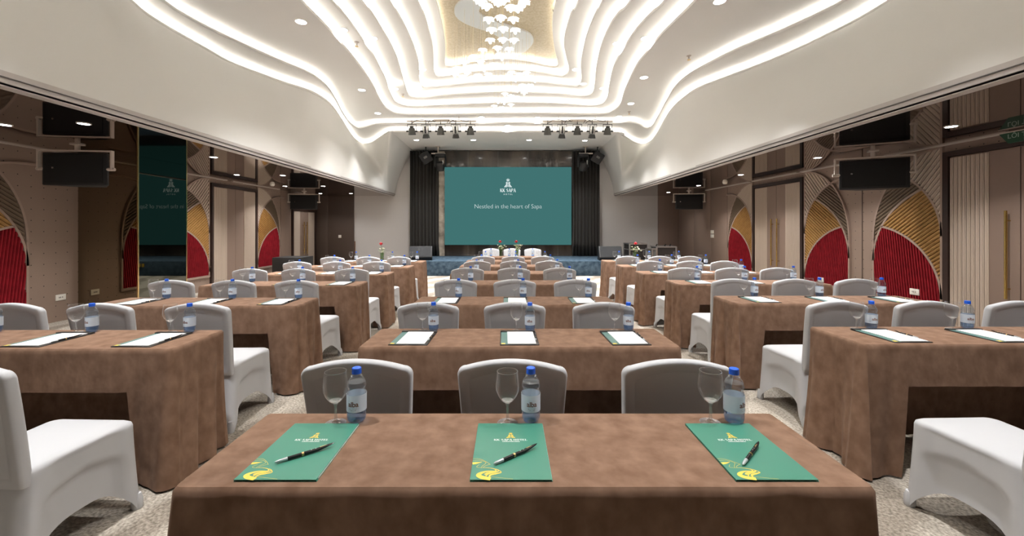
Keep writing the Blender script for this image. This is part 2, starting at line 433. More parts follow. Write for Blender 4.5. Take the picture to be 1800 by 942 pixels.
CL = [close_loop(p) for p in LOOPS]
def zl(i): return 4.15 + .15 * i
for i, L in enumerate(CL):
    rect = [(-6.85, YR), (6.1, YR), (6.1, YB), (-6.85, YB)] if i == 0 else [(-5.4, -1.95), (5.2, -1.95), (5.2, 14.2), (-5.4, 14.2)]
    mb = curve2d([rect, L], .014, .010)
    mb.v = [(x, y, z + zl(i) + .024) for x, y, z in mb.v]
    mb.build('ceiling_layer', 'plaster', ceil, smooth=True, angle=.6)
    r0 = offset(L, .17); n = len(L)
    top = zl(i) + .048; up = zl(i + 1)
    MB().grid([[(x, y, top - .005) for x, y in r0], [(x, y, up + .005) for x, y in r0]], True).build('cove_riser', 'plaster', ceil, smooth=True)
    a, b = offset(L, .07), offset(L, .10)
    MB().grid([[(x, y, top + .006) for x, y in a], [(x, y, top + .012) for x, y in b]], True).build('cove_light', 'led_soft' if i < 2 else 'led' if i < 5 else 'led_inner', ceil)
MB().box(-2.6, 2.4, .6, 10.6, zl(8), zl(8) + .04).build('gold_panel', 'gold_panel', ceil)

# ---- soffits that flare from a straight foot up to the first wave
def soffit(side):
    P = LOOPS[0] if side < 0 else list(reversed(LOOPS[0]))
    k = 18 if side < 0 else 15            # index of the stage corner of the wave
    xb = SL if side < 0 else SR
    seq = [(P[k][0] - .02, 14.48, 14.48), (P[k][0], 13.2, 14.0)]
    keys = ({18: 13.6, 17: 13.4, 16: 13.2, 15: 13.0, 14: 12.8, 13: 12.55, 12: 12.1, 11: 11.1, 10: 9.8, 9: 8.95} if side < 0 else
            {15: 13.6, 14: 13.35, 13: 13.05, 12: 12.75, 11: 12.4, 10: 11.8, 9: 10.8, 8: 9.6, 7: 8.75})
    body = [(P[i][0], P[i][1], keys.get(i, P[i][1])) for i in range(k, -1, -1)]
    seq += body
    seq += [(x, back(y), back(b)) for x, y, b in reversed(body)] + [(P[k][0], -1.2, -1.7), (P[k][0], YR + .02, YR + .02)]
    T = catmull(seq, 6, False)
    rows = []
    for j in range(13):
        t = j / 12; e = t ** 1.5
        rows.append([(xb + (x - xb) * e, b + (y - b) * e, 2.64 + (4.17 - 2.64) * t) for x, y, b in T])
    o = MB().grid(rows).build('soffit', 'plaster', ceil, smooth=True, angle=1.5)
    s = side
    t = tag(struct('trim_1' if s < 0 else 'trim_2'), 'grey stepped moulding under the %s soffit' % ('left' if s < 0 else 'right'))
    for a, b_, z0, z1, m in ((0, .05, 2.61, 2.66, 'trim_grey'), (-.012, .06, 2.605, 2.612, 'trim_dark'), (.0, .07, 2.565, 2.605, 'trim_grey'), (.02, .12, 2.54, 2.565, 'trim_grey')):
        xs = sorted((xb + s * a, xb + s * b_)); MB().box(xs[0], xs[1], YR, YB, z0, z1).build('moulding', m, t)
soffit(-1); soffit(1)
# ---- mirrored aisle ceilings
for x0, x1, nm in ((XL, SL - .02, 'left'), (SR + .02, XR, 'right')):
    MB().box(x0, x1, YR, YB, ZA, ZA + .03).build('aisle_ceiling', 'bronze_mirror', ceil)
for x, y0, y1 in ((XL + .09, 3.6, 6.3), (XL + .09, 8.2, 9.75), (XL + .09, 9.95, 12.0), (XL + .09, 12.9, 13.6), (XR - .09, 3.2, 6.45), (XR - .09, 6.75, 8.0 + .3), (XR - .09, 8.4, 9.95), (XR - .09, 10.1, 12.3)):
    MB().box(x - .035, x + .035, y0, y1, ZA - .014, ZA - .0005).build('air_slot', 'grey_slot', ceil)

# ------------------------------------------------------------------ wall ornament: overlapping arches of ribbed panels
def cA(s): return 1.22 + 1.31 * math.sqrt(max(0, 1 - (1 - s) ** 2))
def cB(s): return 1.30 + 1.02 * math.sqrt(max(0, 1 - s * s))
def cC(s): return .88 + 1.18 * math.sqrt(max(0, 1 - ((1.2 - s) / 1.2) ** 2))
def cD(s): return .42 + 1.04 * math.sqrt(max(0, 1 - ((s + .1) / 1.1) ** 2))
def cross(f, g, a, b):
    for _ in range(60):
        m = (a + b) / 2
        if (f(a) - g(a)) * (f(m) - g(m)) <= 0: b = m
        else: a = m
    return a
sAB = cross(cA, cB, .05, .95); sBC = cross(cB, cC, .2, .99); sCD = cross(cC, cD, .01, .6)
def lin(a, b, n): return [a + (b - a) * (.5 - .5 * math.cos(PI * i / n)) for i in range(n + 1)]
def region(up, lo, a, b, n=28):
    return [(s, lo(s)) for s in lin(a, b, n)] + [(s, up(s)) for s in reversed(lin(a, b, n))]
REG = {
    'pale_rib_panel': ('pale', region(cA, cB, sAB, .985), 50, .056),
    'olive_rib_panel': ('olive', region(lambda s: min(cA(s), cB(s)), cC, .03, sBC), 34, .048),
    'ochre_rib_panel': ('ochre', region(lambda s: min(cB(s), cC(s)), cD, sCD, .985), 36, .048),
    'crimson_rib_panel': ('crimson', region(lambda s: min(cC(s), cD(s)), lambda s: .35, 0, 1), 96, .040),
}
def clip(poly, nx, nz, d):          # keep nx*u+nz*v <= d
    out = []
    for i in range(len(poly)):
        p, q = poly[i], poly[(i + 1) % len(poly)]
        a = nx * p[0] + nz * p[1] - d; b = nx * q[0] + nz * q[1] - d
        if a <= 0: out.append(p)
        if (a < 0 < b) or (b < 0 < a):
            t = a / (a - b); out.append((p[0] + (q[0] - p[0]) * t, p[1] + (q[1] - p[1]) * t))
    return out
def ribs(mb, poly, ang, w, fn, d0=.004, d1=.026, g=.1):
    a = math.radians(ang); nx, nz = -math.sin(a), math.cos(a)
    ds = [nx * u + nz * v for u, v in poly]; k = math.floor(min(ds) / w)
    while k * w < max(ds):
        p = clip(clip(poly, nx, nz, (k + 1 - g) * w), -nx, -nz, -(k + g) * w)
        q = clip(clip(poly, nx, nz, (k + .70) * w), -nx, -nz, -(k + .30) * w)
        if len(p) >= 3:
            n = len(p)
            mb.add([fn(u, v, d1) for u, v in p] + [fn(u, v, d0) for u, v in p], [tuple(range(n))] + [(i, n + i, n + (i + 1) % n, (i + 1) % n) for i in range(n)])
            if len(q) >= 3:
                c = lambda pts: pts
                mb.add([fn(u, v, d1 + .008) for u, v in q] + [fn(u, v, d1) for u, v in q], [tuple(range(len(q)))] + [(i, len(q) + i, len(q) + (i + 1) % len(q), (i + 1) % len(q)) for i in range(len(q))])
        k += 1
def band(mb, pts, w, fn, d0, d1):
    """flat moulding of width w along a 2D polyline"""
    L = []; R = []
    for i, p in enumerate(pts):
        a, b = pts[max(i - 1, 0)], pts[min(i + 1, len(pts) - 1)]
        tx, ty = b[0] - a[0], b[1] - a[1]; l = math.hypot(tx, ty) or 1
        L.append((p[0] - ty / l * w / 2, p[1] + tx / l * w / 2)); R.append((p[0] + ty / l * w / 2, p[1] - tx / l * w / 2))
    mb.grid([[fn(u, v, d0) for u, v in L], [fn(u, v, d1) for u, v in L], [fn(u, v, d1) for u, v in R], [fn(u, v, d0) for u, v in R]])
def arch(wall, x, nx, y0, y1, tail=.24):
    w = abs(y1 - y0); sg = 1 if y1 > y0 else -1
    fn = lambda u, v, d: (x + nx * d, y0 + sg * u, v)
    for nm, (m, poly, ang, rw) in REG.items():
        mb = MB(); P = [(s * w, z) for s, z in poly]
        ribs(mb, P, ang, rw, fn, g=.2 if m == 'crimson' else .12)
        mb.prism(P, .001, .006, fn)
        mb.build(nm, m, wall)
    S = lin(0, 1, 40)
    for f, a, b in ((cA, 0, 1), (cB, -tail / w, 1), (cC, 0, sBC), (cD, sCD, 1)):
        mb = MB(); band(mb, [(s * w, f(s) if s >= 0 else cB(0) - .0) for s in lin(a, b, 44)], .030, fn, .001, .036); mb.build('arch_moulding', 'arch_trim', wall)
    for u, z0, z1 in ((0, .33, 1.23), (w, .33, 2.53)):
        MB().prism([(u - .015, z0), (u + .015, z0), (u + .015, z1), (u - .015, z1)], .001, .036, fn).build('arch_moulding', 'arch_trim', wall)
    MB().prism([(-.02, .30), (w + .02, .30), (w + .02, .345), (-.02, .345)], .001, .036, fn).build('arch_sill', 'arch_trim', wall)
arch(wl, XL, 1, 5.77, 4.70); arch(wl, XL, 1, 8.21, 9.28, .05); arch(wl, XL, 1, 12.15, 11.08)
arch(wr, XR, -1, 11.18, 10.08, .1); arch(wr, XR, -1, 7.22, 8.30); arch(wr, XR, -1, 6.74, 5.68)
for y in (6.98,):
    MB().box(XR - .008, XR - .001, y - .006, y + .006, 0, ZA).build('joint_strip', 'taupe_dark', wr)

# ------------------------------------------------------------------ doors
def door(name, label, x, nx, y0, y1, H, ribbed=True, handles=True, gap=True):
    d = tag(struct(name), label)
    fn = lambda u, v, k: (x + nx * k, y0 + u, v)
    W = y1 - y0
    def slab(nm, m, u0, u1, v0, v1, k0, k1, par=d, **kw):
        return MB().prism([(u0, v0), (u1, v0), (u1, v1), (u0, v1)], k0, k1, fn).build(nm, m, par, **kw)
    for u0, u1, v0, v1 in ((0, .07, 0, H), (W - .07, W, 0, H), (.07, W - .07, H - .07, H)):
        slab('door_frame', 'frame_dark', u0, u1, v0, v1, .001, .05)
    mid = W / 2
    for a, b, s in ((.075, mid - .005, 1), (mid + .005, W - .075, -1)):
        lf = slab('door_leaf', 'taupe' , a, b, .01, H - .08, .002, .02)
        rw = (b - a) * .60; r0 = a if s > 0 else b - rw
        mb = MB(); n = 9
        for i in range(n):
            u0 = r0 + rw * i / n + .005; u1 = r0 + rw * (i + 1) / n - .005
            mb.prism([(u0, .02), (u1, .02), (u1, H - .09), (u0, H - .09)], .02, .030, fn)
            mb.prism([(u0 + .012, .02), (u1 - .012, .02), (u1 - .012, H - .09), (u0 + .012, H - .09)], .030, .036, fn)
        if not ribbed: mb = MB().prism([(r0, .02), (r0 + rw, .02), (r0 + rw, H - .09), (r0, H - .09)], .02, .026, fn)
        mb.build('ribbed_facing', 'pale', lf)
        if handles:
            hu = mid - s * .10
            h = MB().tube([fn(hu, .56, .075), fn(hu, 1.62, .075)], .014, 12).build('handle', 'brass', lf, smooth=True)
            for hz in (.68, 1.50): MB().tube([fn(hu, hz, .018), fn(hu, hz, .075)], .008, 8).build('handle_post', 'brass', lf, smooth=True)
    if gap: slab('centre_gap', 'frame_dark', mid - .005, mid + .005, .01, H - .08, .002, .012)
door('door_1', 'closed double door with pale ribbed leaves and no handles, left wall', XL, 1, 9.33, 11.05, 2.45, True, False, False)
door('door_2', 'small double door with brass pull bars at the far left corner', XL, 1, 12.85, 14.40, 2.04, False, True)
door('door_3', 'double door with pair of brass pull bars, right wall', XR, -1, 8.34, 10.05, 2.45)
door('door_4', 'near right double door with one brass pull bar in view', XR, -1, 3.97, 5.65, 2.45)

# ------------------------------------------------------------------ mirror-clad column on the left wall
mc = tag(struct('wall_column'), 'dark gold mirror-clad column standing out from the left wall')
MB().box(XL, -5.86, 6.49, 7.45, 0, ZA).build('column_core', 'black', mc)
MB().box(XL + .001, -5.866, 6.478, 6.489, 0.005, ZA - .001).build('mirror_panel', 'dark_mirror', mc)
MB().box(-5.859, -5.848, 6.486, 7.456, 0.005, ZA - .001).build('mirror_panel', 'side_mirror', mc)
for y in (6.478, 7.452): MB().box(-5.862, -5.844, y - .009, y + .009, 0, ZA - .001).build('edge_strip', 'gold_trim', mc)

# ------------------------------------------------------------------ stage, curtains, screen wall
st = thing('stage_platform', 'low stage platform covered in blue mottled carpet', 'stage', (.2, 13.3, 0))
st['kind'] = 'structure'
MB().box(-3.2, 3.25, -1.2, 1.19, 0, .435).build('stage_block', 'stage_carpet', st, bevel=.012)
for x in (-1.12, -1.02, .98, 1.08):
    MB().box(x - .035, x + .035, -1.215, -1.2, .26, .36).build('gold_socket', 'gold_socket', st, bevel=.004)
bk = tag(MB().box(-2.45, 2.25, YB - .14, YB - .06, .44, 4.12).build('wall_screen_backing', 'veneer'), 'dark glossy veneer wall behind the screen', kind='structure')
for i, x in enumerate((-1.4, -.35, .7, 1.75)):
    MB().box(x - .004, x + .004, YB - .145, YB - .1401, .44, 4.12).build('panel_joint', 'case_grey', bk)
MB().box(-2.45, -2.22, YB - .17, YB - .1405, .44, 4.1).build('marble_strip', 'marble', bk)
def curtain(label, x0, x1):
    n = 90; rows = []
    for z in (.445, .9, 1.8, 3, 4.1):
        r = []
        for i in range(n + 1):
            t = i / n; sp = 1 + .10 * max(0, (1.2 - z)) * (t - .5)
            x = (x0 + x1) / 2 + (x1 - x0) * (t - .5) * (1.0 + .04 * (z < .6))
            ph = t * (x1 - x0) / .115 * 2 * PI + .8 * math.sin(7 * t)
            r.append((x + .012 * math.cos(ph * 1.0), YB - .26 - .055 * math.sin(ph) - .02 * math.sin(ph * .37 + z * .8), z))
        rows.append(r)
    o = MB().grid(rows).build('stage_curtain', 'curtain', None, smooth=True, angle=3)
    md = o.modifiers.new('thick', 'SOLIDIFY'); md.thickness = .006
    return tag(o, label, 'curtain')
curtain('dark pleated floor-length curtain left of the screen', -3.42, -2.42)
curtain('dark pleated floor-length curtain right of the screen', 2.24, 3.16)
scr = thing('led_screen', 'large teal screen with white hotel logo and slogan above the stage', 'screen', (.0, 14.215, .83))
MB().box(-2.2, 2.2, 0, .06, 0, 2.70).build('screen_panel', 'screen', scr)
MB().box(-2.21, 2.21, .06, .10, -.01, 2.71).build('screen_housing', 'black', scr)
SW = lambda u, v: (u, -.004, v)
EMB = []          # emblem: stacked spiky figure, unit height, x in -.5...5
def spike(cx, cy, ang, r0, r1, w):
    a = math.radians(ang); d = (math.cos(a), math.sin(a)); n = (-d[1], d[0]); m = (r0 + r1) / 2
    return [(cx + d[0] * r0, cy + d[1] * r0), (cx + d[0] * m - n[0] * w, cy + d[1] * m - n[1] * w), (cx + d[0] * r1, cy + d[1] * r1), (cx + d[0] * m + n[0] * w, cy + d[1] * m + n[1] * w)]
for a in (25, 57, 90, 123, 155): EMB.append(spike(0, .74, a, .03, .27, .035))
for a in (205, 335): EMB.append(spike(0, .80, a, .02, .2, .03))
for k in range(12):
    a, b = 2 * PI * k / 12, 2 * PI * (k + 1) / 12
    EMB.append([(.085 * math.cos(a), .60 + .11 * math.sin(a)), (.14 * math.cos(a), .60 + .17 * math.sin(a)), (.14 * math.cos(b), .60 + .17 * math.sin(b)), (.085 * math.cos(b), .60 + .11 * math.sin(b))])
for a in (150, 172, 8, 30): EMB.append(spike(0, .42, a, .06, .33, .045))
for sx in (-1, 1):
    EMB.append([(sx * .06, .46), (sx * .16, .42), (sx * .50, .0), (sx * .30, .0)])
    EMB.append([(sx * .03, .40), (sx * .10, .36), (sx * .25, .0), (sx * .13, .0)])
EMB.append([(-.045, .1), (0, .0), (.045, .1), (0, .34)])
def emblem(mb, cx, cy, h, wd, fn):
    for p in EMB: mb.add([fn(cx + u * wd, cy + v * h) for u, v in p], [tuple(range(len(p)))])
mb = MB(); emblem(mb, 0, 2.00, .31, .28, SW); mb.build('emblem', 'screen_ink', scr)
def serif_text(mb, txt, cx, cy, h, fn, wt=.24, xs=.92):
    """slab-serif capitals drawn from strokes"""
    G = {'K': ([((.16, 0), (.16, 1), wt), ((.24, .45), (.78, 1), .12), ((.36, .58), (.82, 0), wt)], [(.02, .34, 0), (.02, .34, 1), (.62, .98, 0), (.6, .94, 1)], 1.0),
         'S': ([((.74, .86), (.5, .97), .1), ((.5, .97), (.26, .88), .12), ((.26, .88), (.2, .7), .2), ((.2, .7), (.68, .36), .22), ((.68, .36), (.7, .18), .2), ((.7, .18), (.42, .03), .12), ((.42, .03), (.16, .14), .1)], [], .9),
         'A': ([((.12, 0), (.48, 1), .11), ((.48, 1), (.84, 0), wt), ((.26, .34), (.7, .34), .1)], [(.0, .28, 0), (.66, 1.0, 0)], 1.02),
         'P': ([((.16, 0), (.16, 1), wt), ((.16, .96), (.6, .96), .1), ((.6, .96), (.78, .74), .2), ((.78, .74), (.6, .5), .2), ((.6, .5), (.16, .48), .1)], [(.02, .36, 0), (.02, .2, 1)], .92),
         'H': ([((.16, 0), (.16, 1), wt), ((.78, 0), (.78, 1), wt), ((.16, .5), (.78, .5), .1)], [(.0, .34, 0), (.0, .34, 1), (.6, .96, 0), (.6, .96, 1)], 1.04),
         'O': ([((.5 + .34 * math.cos(2 * PI * k / 12), .5 + .46 * math.sin(2 * PI * k / 12)), (.5 + .34 * math.cos(2 * PI * (k + 1) / 12), .5 + .46 * math.sin(2 * PI * (k + 1) / 12)), .1 + .12 * abs(math.cos(2 * PI * (k + .5) / 12))) for k in range(12)], [], 1.04),
         'T': ([((.46, 0), (.46, 1), wt), ((.06, .95), (.86, .95), .11), ((.08, .78), (.08, .95), .1), ((.84, .78), (.84, .95), .1)], [(.28, .66, 0)], .96),
         'E': ([((.16, 0), (.16, 1), wt), ((.16, .95), (.74, .95), .1), ((.16, .5), (.58, .5), .1), ((.16, .05), (.76, .05), .1), ((.74, .78), (.74, .95), .1), ((.76, .05), (.76, .24), .1)], [(.0, .2, 0), (.0, .2, 1)], .9),
         'L': ([((.16, 0), (.16, 1), wt), ((.16, .05), (.74, .05), .1), ((.74, .05), (.74, .26), .1)], [(.0, .34, 1), (.0, .2, 0)], .88)}
    W = sum(.42 if c == ' ' else G[c][2] for c in txt) * h * xs; x = cx - W / 2
    for c in txt:
        if c == ' ': x += .42 * h * xs; continue
        st_, se, ad = G[c]
        for (a, b), (c_, d), t in st_:
            dx, dy = c_ - a, d - b; l = math.hypot(dx, dy) or 1; ex, ey = dx / l * t * .25, dy / l * t * .25
            if abs(dx) < 1e-6: ex = ey = 0
            nx, ny = -dy / l * t / 2, dx / l * t / 2
            q = [(a - ex + nx, b - ey + ny), (a - ex - nx, b - ey - ny), (c_ + ex - nx, d + ey - ny), (c_ + ex + nx, d + ey + ny)]
            mb.add([fn(x + u * h * xs, cy + v * h) for u, v in q], [(0, 1, 2, 3)])
        for a, b, y in se:
            y0, y1 = (0, .08) if y == 0 else (.92, 1)
            mb.add([fn(x + u * h * xs, cy + v * h) for u, v in ((a, y0), (b, y0), (b, y1), (a, y1))], [(0, 1, 2, 3)])
        x += ad * h * xs
mb = MB(); serif_text(mb, 'KK SAPA', 0, 1.835, .115, SW, xs=.76); mb.build('lettering', 'screen_ink', scr)
mb = MB(); flat(mb, text_mb('HOTEL', .062, .001, 1.9), lambda u, v: SW(u, v + 1.735)); mb.build('small_lettering', 'screen_ink', scr)['kind'] = 'stuff'
mb = MB(); flat(mb, text_mb('Nestled in the heart of Sapa', .215, -.0042, .97), lambda u, v: SW(u, v + 1.265)); mb.build('lettering', 'screen_ink', scr)

# wedge monitors on the stage
def monitor():
    t = thing('stage_monitor', '', 'speaker')
    prof = [(-.30, 0), (.16, 0), (.25, .10), (.02, .42), (-.20, .42)]
    fx = lambda u, v, d: (d, -u, v)
    MB().prism(prof, -.34, .34, fx).build('cabinet', 'black_box', t, bevel=.01)
    mb = MB(); n = Vector((.32, .23)).normalized()
    a, b = Vector((.245, .115)), Vector((.03, .41)); o = n * .004
    q = [a + o, b + o]
    mb.add([(-.31, -q[0].x, q[0].y), (.31, -q[0].x, q[0].y), (.31, -q[1].x, q[1].y), (-.31, -q[1].x, q[1].y)], [(0, 1, 2, 3)])
    mb.build('grille', mat('monitor_grille', (.009, .010, .012), .6, bump=.6, bscale=300), t)
    m = (a + b) / 2 + n * .008
    for sx in (-.05, .05):
        mb = MB(); c0 = a + (b - a) * .62 + n * .008; c1 = a + (b - a) * .9 + n * .008
        mb.add([(sx - .03, -c0.x, c0.y), (sx + .03, -c0.x, c0.y), (sx + .03, -c1.x, c1.y), (sx - .03, -c1.x, c1.y)], [(0, 1, 2, 3)]); mb.build('horn_slot', 'black', t)
    return Proto(t)
mon = monitor()
mon.put('black wedge monitor speaker on the stage, left end', (-2.67, 12.55, .435), .15, 'wedge monitors')
mon.put('black wedge monitor speaker on the stage, right end', (3.10, 12.45, .435), -.1, 'wedge monitors')

# ------------------------------------------------------------------ hanging loudspeakers
def loudspeaker():
    t = thing('hanging_loudspeaker', '', 'speaker')
    W, H, D = .40, .22, .40
    poly = [(-W, -.09), (W, -.09), (W, -.06), (W - .25, .23), (-W + .25, .23), (-W, -.06)]
    cab = MB().prism(poly, -H, H).build('cabinet', 'black', t, bevel=.012)
    MB().box(-W + .03, W - .05, -.102, -.089, -H + .03, H - .03).build('grille', 'grille', t, bevel=.004)
    MB().box(-W + .13, -W + .155, -.106, -.1015, 0, .022).build('badge', 'glint', t)
    br = MB()
    br.box(-W - .06, W + .06, -.10, -.05, H + .015, H + .034)
    for s in (-1, 1):
        x = sorted((s * (W + .042), s * (W + .06))); br.box(x[0], x[1], -.10, -.05, -.02, H + .03)
    br.build('yoke', 'bracket', t)
    for s in (-1, 1): MB().tube([(s * (W - .01), -.07, 0), (s * (W + .08), -.07, 0)], .022, 10).build('yoke_knob', 'bracket', t, smooth=True)
    MB().tube([(0, -.05, H + .03), (0, -.05, H + .11)], .03, 12).build('drop_pole', 'bracket', t, smooth=True)
    MB().box(-.06, .06, -.10, .0, H + .105, H + .118).build('ceiling_plate', 'bracket', t)
    return Proto(t)
ls = loudspeaker(); LZ = ZA - .338 - .0015
ls.put('large black loudspeaker hanging by the mirror column, left aisle', (-5.86, 5.62, LZ), .10, 'hanging loudspeakers')
ls.put('small-looking black loudspeaker hanging above the far left door', (-6.30, 12.7, LZ), .12, 'hanging loudspeakers')
ls.put('large black loudspeaker hanging over the near right arches', (5.42, 6.10, LZ), -.50, 'hanging loudspeakers')
ls.put('black loudspeaker hanging before the far right brown wall', (5.52, 12.55, LZ), -.12, 'hanging loudspeakers')

# ------------------------------------------------------------------ exit sign, switches, sockets, detectors
ex = thing('exit_sign', 'green hanging exit sign with white lettering over the near right door', 'sign', (5.86, 4.62, 2.41))
MB().prism([(.26, .115), (-.26, .115), (-.26, -.01), (.17, -.01)], -.012, .012, lambda u, v, d: (d, u, v)).build('sign_plate', 'sign_green', ex)
mb = MB(); flat(mb, text_mb('LỐI THOÁT', .072, .0003), lambda u, v: (-.0135, -u * 1.05 - .02, v + .046)); flat(mb, text_mb('EXIT', .046, .0003, 1.2), lambda u, v: (-.0135, -u - .03, v + .004)); mb.build('lettering', 'sign_ink', ex)
MB().box(-.016, .016, -.265, .265, .113, .125).build('top_rail', 'grey_slot', ex)
for y in (-.18, .18): MB().tube([(0, y, .12), (0, y, .1385)], .006, 6).build('hanger', 'grey_slot', ex)
def plate(name, label, cat, loc, rz, w, h, slots, m='white_plastic', group=None):
    t = thing(name, label, cat, loc, rz, group)
    MB().box(-w / 2, w / 2, -.012, 0, -h / 2, h / 2).build('cover_plate', m, t, bevel=.003)
    for (x, z, sw, sh) in slots: MB().box(x - sw / 2, x + sw / 2, -.0155, -.0115, z - sh / 2, z + sh / 2).build('rocker' if cat == 'switch' else 'socket_hole', 'white_plastic' if cat == 'switch' else 'black', t)
SK = [(-.025, 0, .006, .02), (-.005, 0, .006, .02), (.02, 0, .006, .02)]
plate('wall_switch', 'white switch on the dark brown wall at the far left', 'switch', (-5.93, YB - .051, 1.12), 0, .10, .10, [(0, 0, .05, .06)])
plate('wall_switch', 'upper white switch plate of two on the far right wall', 'switch', (XR - .0125, 12.08, 1.30), -PI / 2, .18, .10, [(0, 0, .10, .06)], group='switch plates')
plate('wall_switch', 'lower white switch plate of two on the far right wall', 'switch', (XR - .0125, 12.08, 1.18), -PI / 2, .18, .10, [(0, 0, .10, .06)], group='switch plates')
plate('wall_socket', 'white socket on the perforated wall by the mirror column', 'socket', (XL + .001, 6.22, .36), PI / 2, .14, .09, SK)
plate('wall_socket', 'white socket under the near right crimson arch', 'socket', (XR - .03, 6.05, .47), -PI / 2, .14, .09, SK)
plate('wall_socket', 'white socket under the second right crimson arch', 'socket', (XR - .03, 7.86, .42), -PI / 2, .14, .09, SK)
def detector(label, x, y):
    t = thing('smoke_detector', label, 'smoke detector', (x, y, ZA - .0005))
    MB().lathe([(0, -.055), (.03, -.055), (.05, -.04), (.055, -.015), (.06, 0), (0, 0)], 20).build('housing', 'white_plastic', t, smooth=True)
    MB().lathe([(0, -.06), (.012, -.058), (.016, -.05)], 12).build('sensor_tip', 'grey_slot', t, smooth=True)
detector('white smoke detector on the right aisle ceiling', 5.35, 10.1); detector('white smoke detector on the left aisle ceiling', -6.1, 10.6)

# ------------------------------------------------------------------ lamps
def downlight(i, x, y, z, label, on='lamp_on', r=.075, w=DOWN_W, cat='ceiling light', grp='round recessed downlights', spread=1.75, col=(1, .995, .99)):
    t = thing('downlight', label, cat, (x, y, z), 0, grp)
    MB().lathe([(r, .001), (r + .012, .001), (r + .012, -.006), (r, -.006), (r, .001)], 28).build('trim_ring', 'white_plastic', t, smooth=True)
    MB().lathe([(0, -.002), (r, -.002), (r, -.004), (0, -.004)], 28).build('lens', on, t)
    if w: area_lamp(t, (0, 0, -.012), w, r * 1.7, spread, col)
DL = [(-3.048, 6.03, 4.45), (-2.66, 6.581, 4.6), (-2.38, 7.2, 4.75), (-3.215, 9.007, 4.45), (-3.446, 10.836, 4.45), (-2.591, 9.375, 4.6), (-2.278, 10.062, 4.75), (-1.957, 9.394, 5.05), (2.834, 5.486, 4.45), (2.311, 6.877, 4.6), (1.973, 7.399, 4.75), (2.742, 8.26, 4.45), (2.998, 9.995, 4.45), (3.024, 11.167, 4.45), (2.267, 9.776, 4.75), (1.82, 9.9, 4.9), (1.553, 9.394, 5.05), (-0.733, 11.225, 4.45), (0.815, 11.282, 4.45), (-0.016, 11.56, 4.3), (-2.846, 12.728, 4.15), (-1.078, 12.728, 4.15), (0.654, 12.728, 4.15), (2.402, 12.81, 4.15)]
from collections import defaultdict
gr = defaultdict(list)
for x, y, z in DL: gr[(z, 'stage end' if abs(x) < 1.2 and z > 4.2 else ('left' if x < 0 else 'right'))].append((x, y, z))
LAYN = {4.15: 'flat ceiling above the stage', 4.3: 'lowest ceiling step', 4.45: 'second ceiling step', 4.6: 'third ceiling step', 4.75: 'fourth ceiling step', 4.9: 'fifth ceiling step', 5.05: 'sixth ceiling step'}
for (z, sd), ls_ in gr.items():
    ls_.sort(key=lambda p: -p[1] if z > 4.2 else p[0])
    for k, (x, y, zz) in enumerate(ls_):
        lab = f'round recessed downlight in the {LAYN[z]}, {sd} side'
        if len(ls_) > 1: lab += (f', {ORD[k + 1]} from the stage' if sd != 'stage end' and z > 4.2 else f', {ORD[k + 1]} from left')
        downlight(k, x, y, zz - .0005, lab, w=DOWN_W * (.55 if z < 4.2 else .65 if y > 9 else 1) * (.5 if z == 4.45 else 1.15), spread=1.05 if z == 4.45 else 1.75)
AL = [(-5.543, 4.51), (-4.62, 4.461), (-4.72, 6.566), (-5.785, 8.732), (-4.854, 8.826), (-6.039, 11.092), (-5.007, 11.092), (-6.167, 13.456), (-5.158, 13.456), (4.961, 4.585), (5.001, 6.619), (4.96, 8.732), (5.092, 10.944), (5.103, 13.029)]
ga = defaultdict(list)
for x, y in AL: ga['left outer' if x < -5.4 else 'left inner' if x < 0 else 'right'].append((x, y))
for sd, l_ in ga.items():
    l_.sort(key=lambda p: p[1])
    for k, (x, y) in enumerate(l_):
        downlight(k, x, y, ZA - .0005, f'small cool downlight in the mirrored {sd.split()[0]} aisle ceiling, {ORD[k + 1]} from the camera' + (f', {sd.split()[1]} row' if ' ' in sd else ''), 'aisle_on', .05, AISLE_W * (.3 if y > 12.9 else 1), 'ceiling light', 'aisle downlights', 2.0, (1, .985, .97))
for x, y, z, lab in ((-3.05, 3.1, 4.45, 'left, nearer the stage'), (2.83, 3.3, 4.45, 'right, nearer the stage'), (-1.957, 1.5, 5.05, 'left, nearer the rear'), (1.553, 1.5, 5.05, 'right, nearer the rear')):  # unseen downlights added to brighten the tables near the camera
    downlight(0, x, y, z - .0005, f'added downlight above the top edge of the photo, {lab}', w=DOWN_W * (.28 if z < 4.5 else 1.2), spread=1.05 if z < 4.5 else 1.75)
for x, y, lab in ((-5.5, 2.2, 'left'), (5.0, 2.2, 'right')):
    downlight(0, x, y, ZA - .0005, f'small cool downlight before the frame in the {lab} aisle', 'aisle_on', .05, AISLE_W, 'ceiling light', 'aisle downlights', 2.0, (1, .985, .97))
def sprinkler(label, x, y, z):
    t = thing('sprinkler_head', label, 'sprinkler', (x, y, z), 0, 'ceiling sprinklers')
    MB().lathe([(0, 0), (.04, 0), (.038, -.008), (.014, -.014), (.012, -.05), (0, -.05)], 14).build('escutcheon', 'grey_slot', t, smooth=True)
    MB().lathe([(0, -.078), (.03, -.076), (.03, -.072), (0, -.07)], 12).build('deflector', 'gold_trim', t)
    for s in (-1, 1): MB().tube([(s * .01, 0, -.045), (s * .016, 0, -.06), (s * .004, 0, -.074)], .003, 6).build('frame_arm', 'gold_trim', t)
for lab, x, y, z in (('brass sprinkler on the near left third ceiling step', -2.595, 7.024, 4.6), ('brass sprinkler on the near right second ceiling step', 3.19, 7.224, 4.45), ('brass sprinkler at the far left corner of the ceiling steps', -2.62, 10.2, 4.75), ('brass sprinkler at the far right corner of the ceiling steps', 3.159, 10.677, 4.45)):
    sprinkler(lab, x, y, z - .0005)

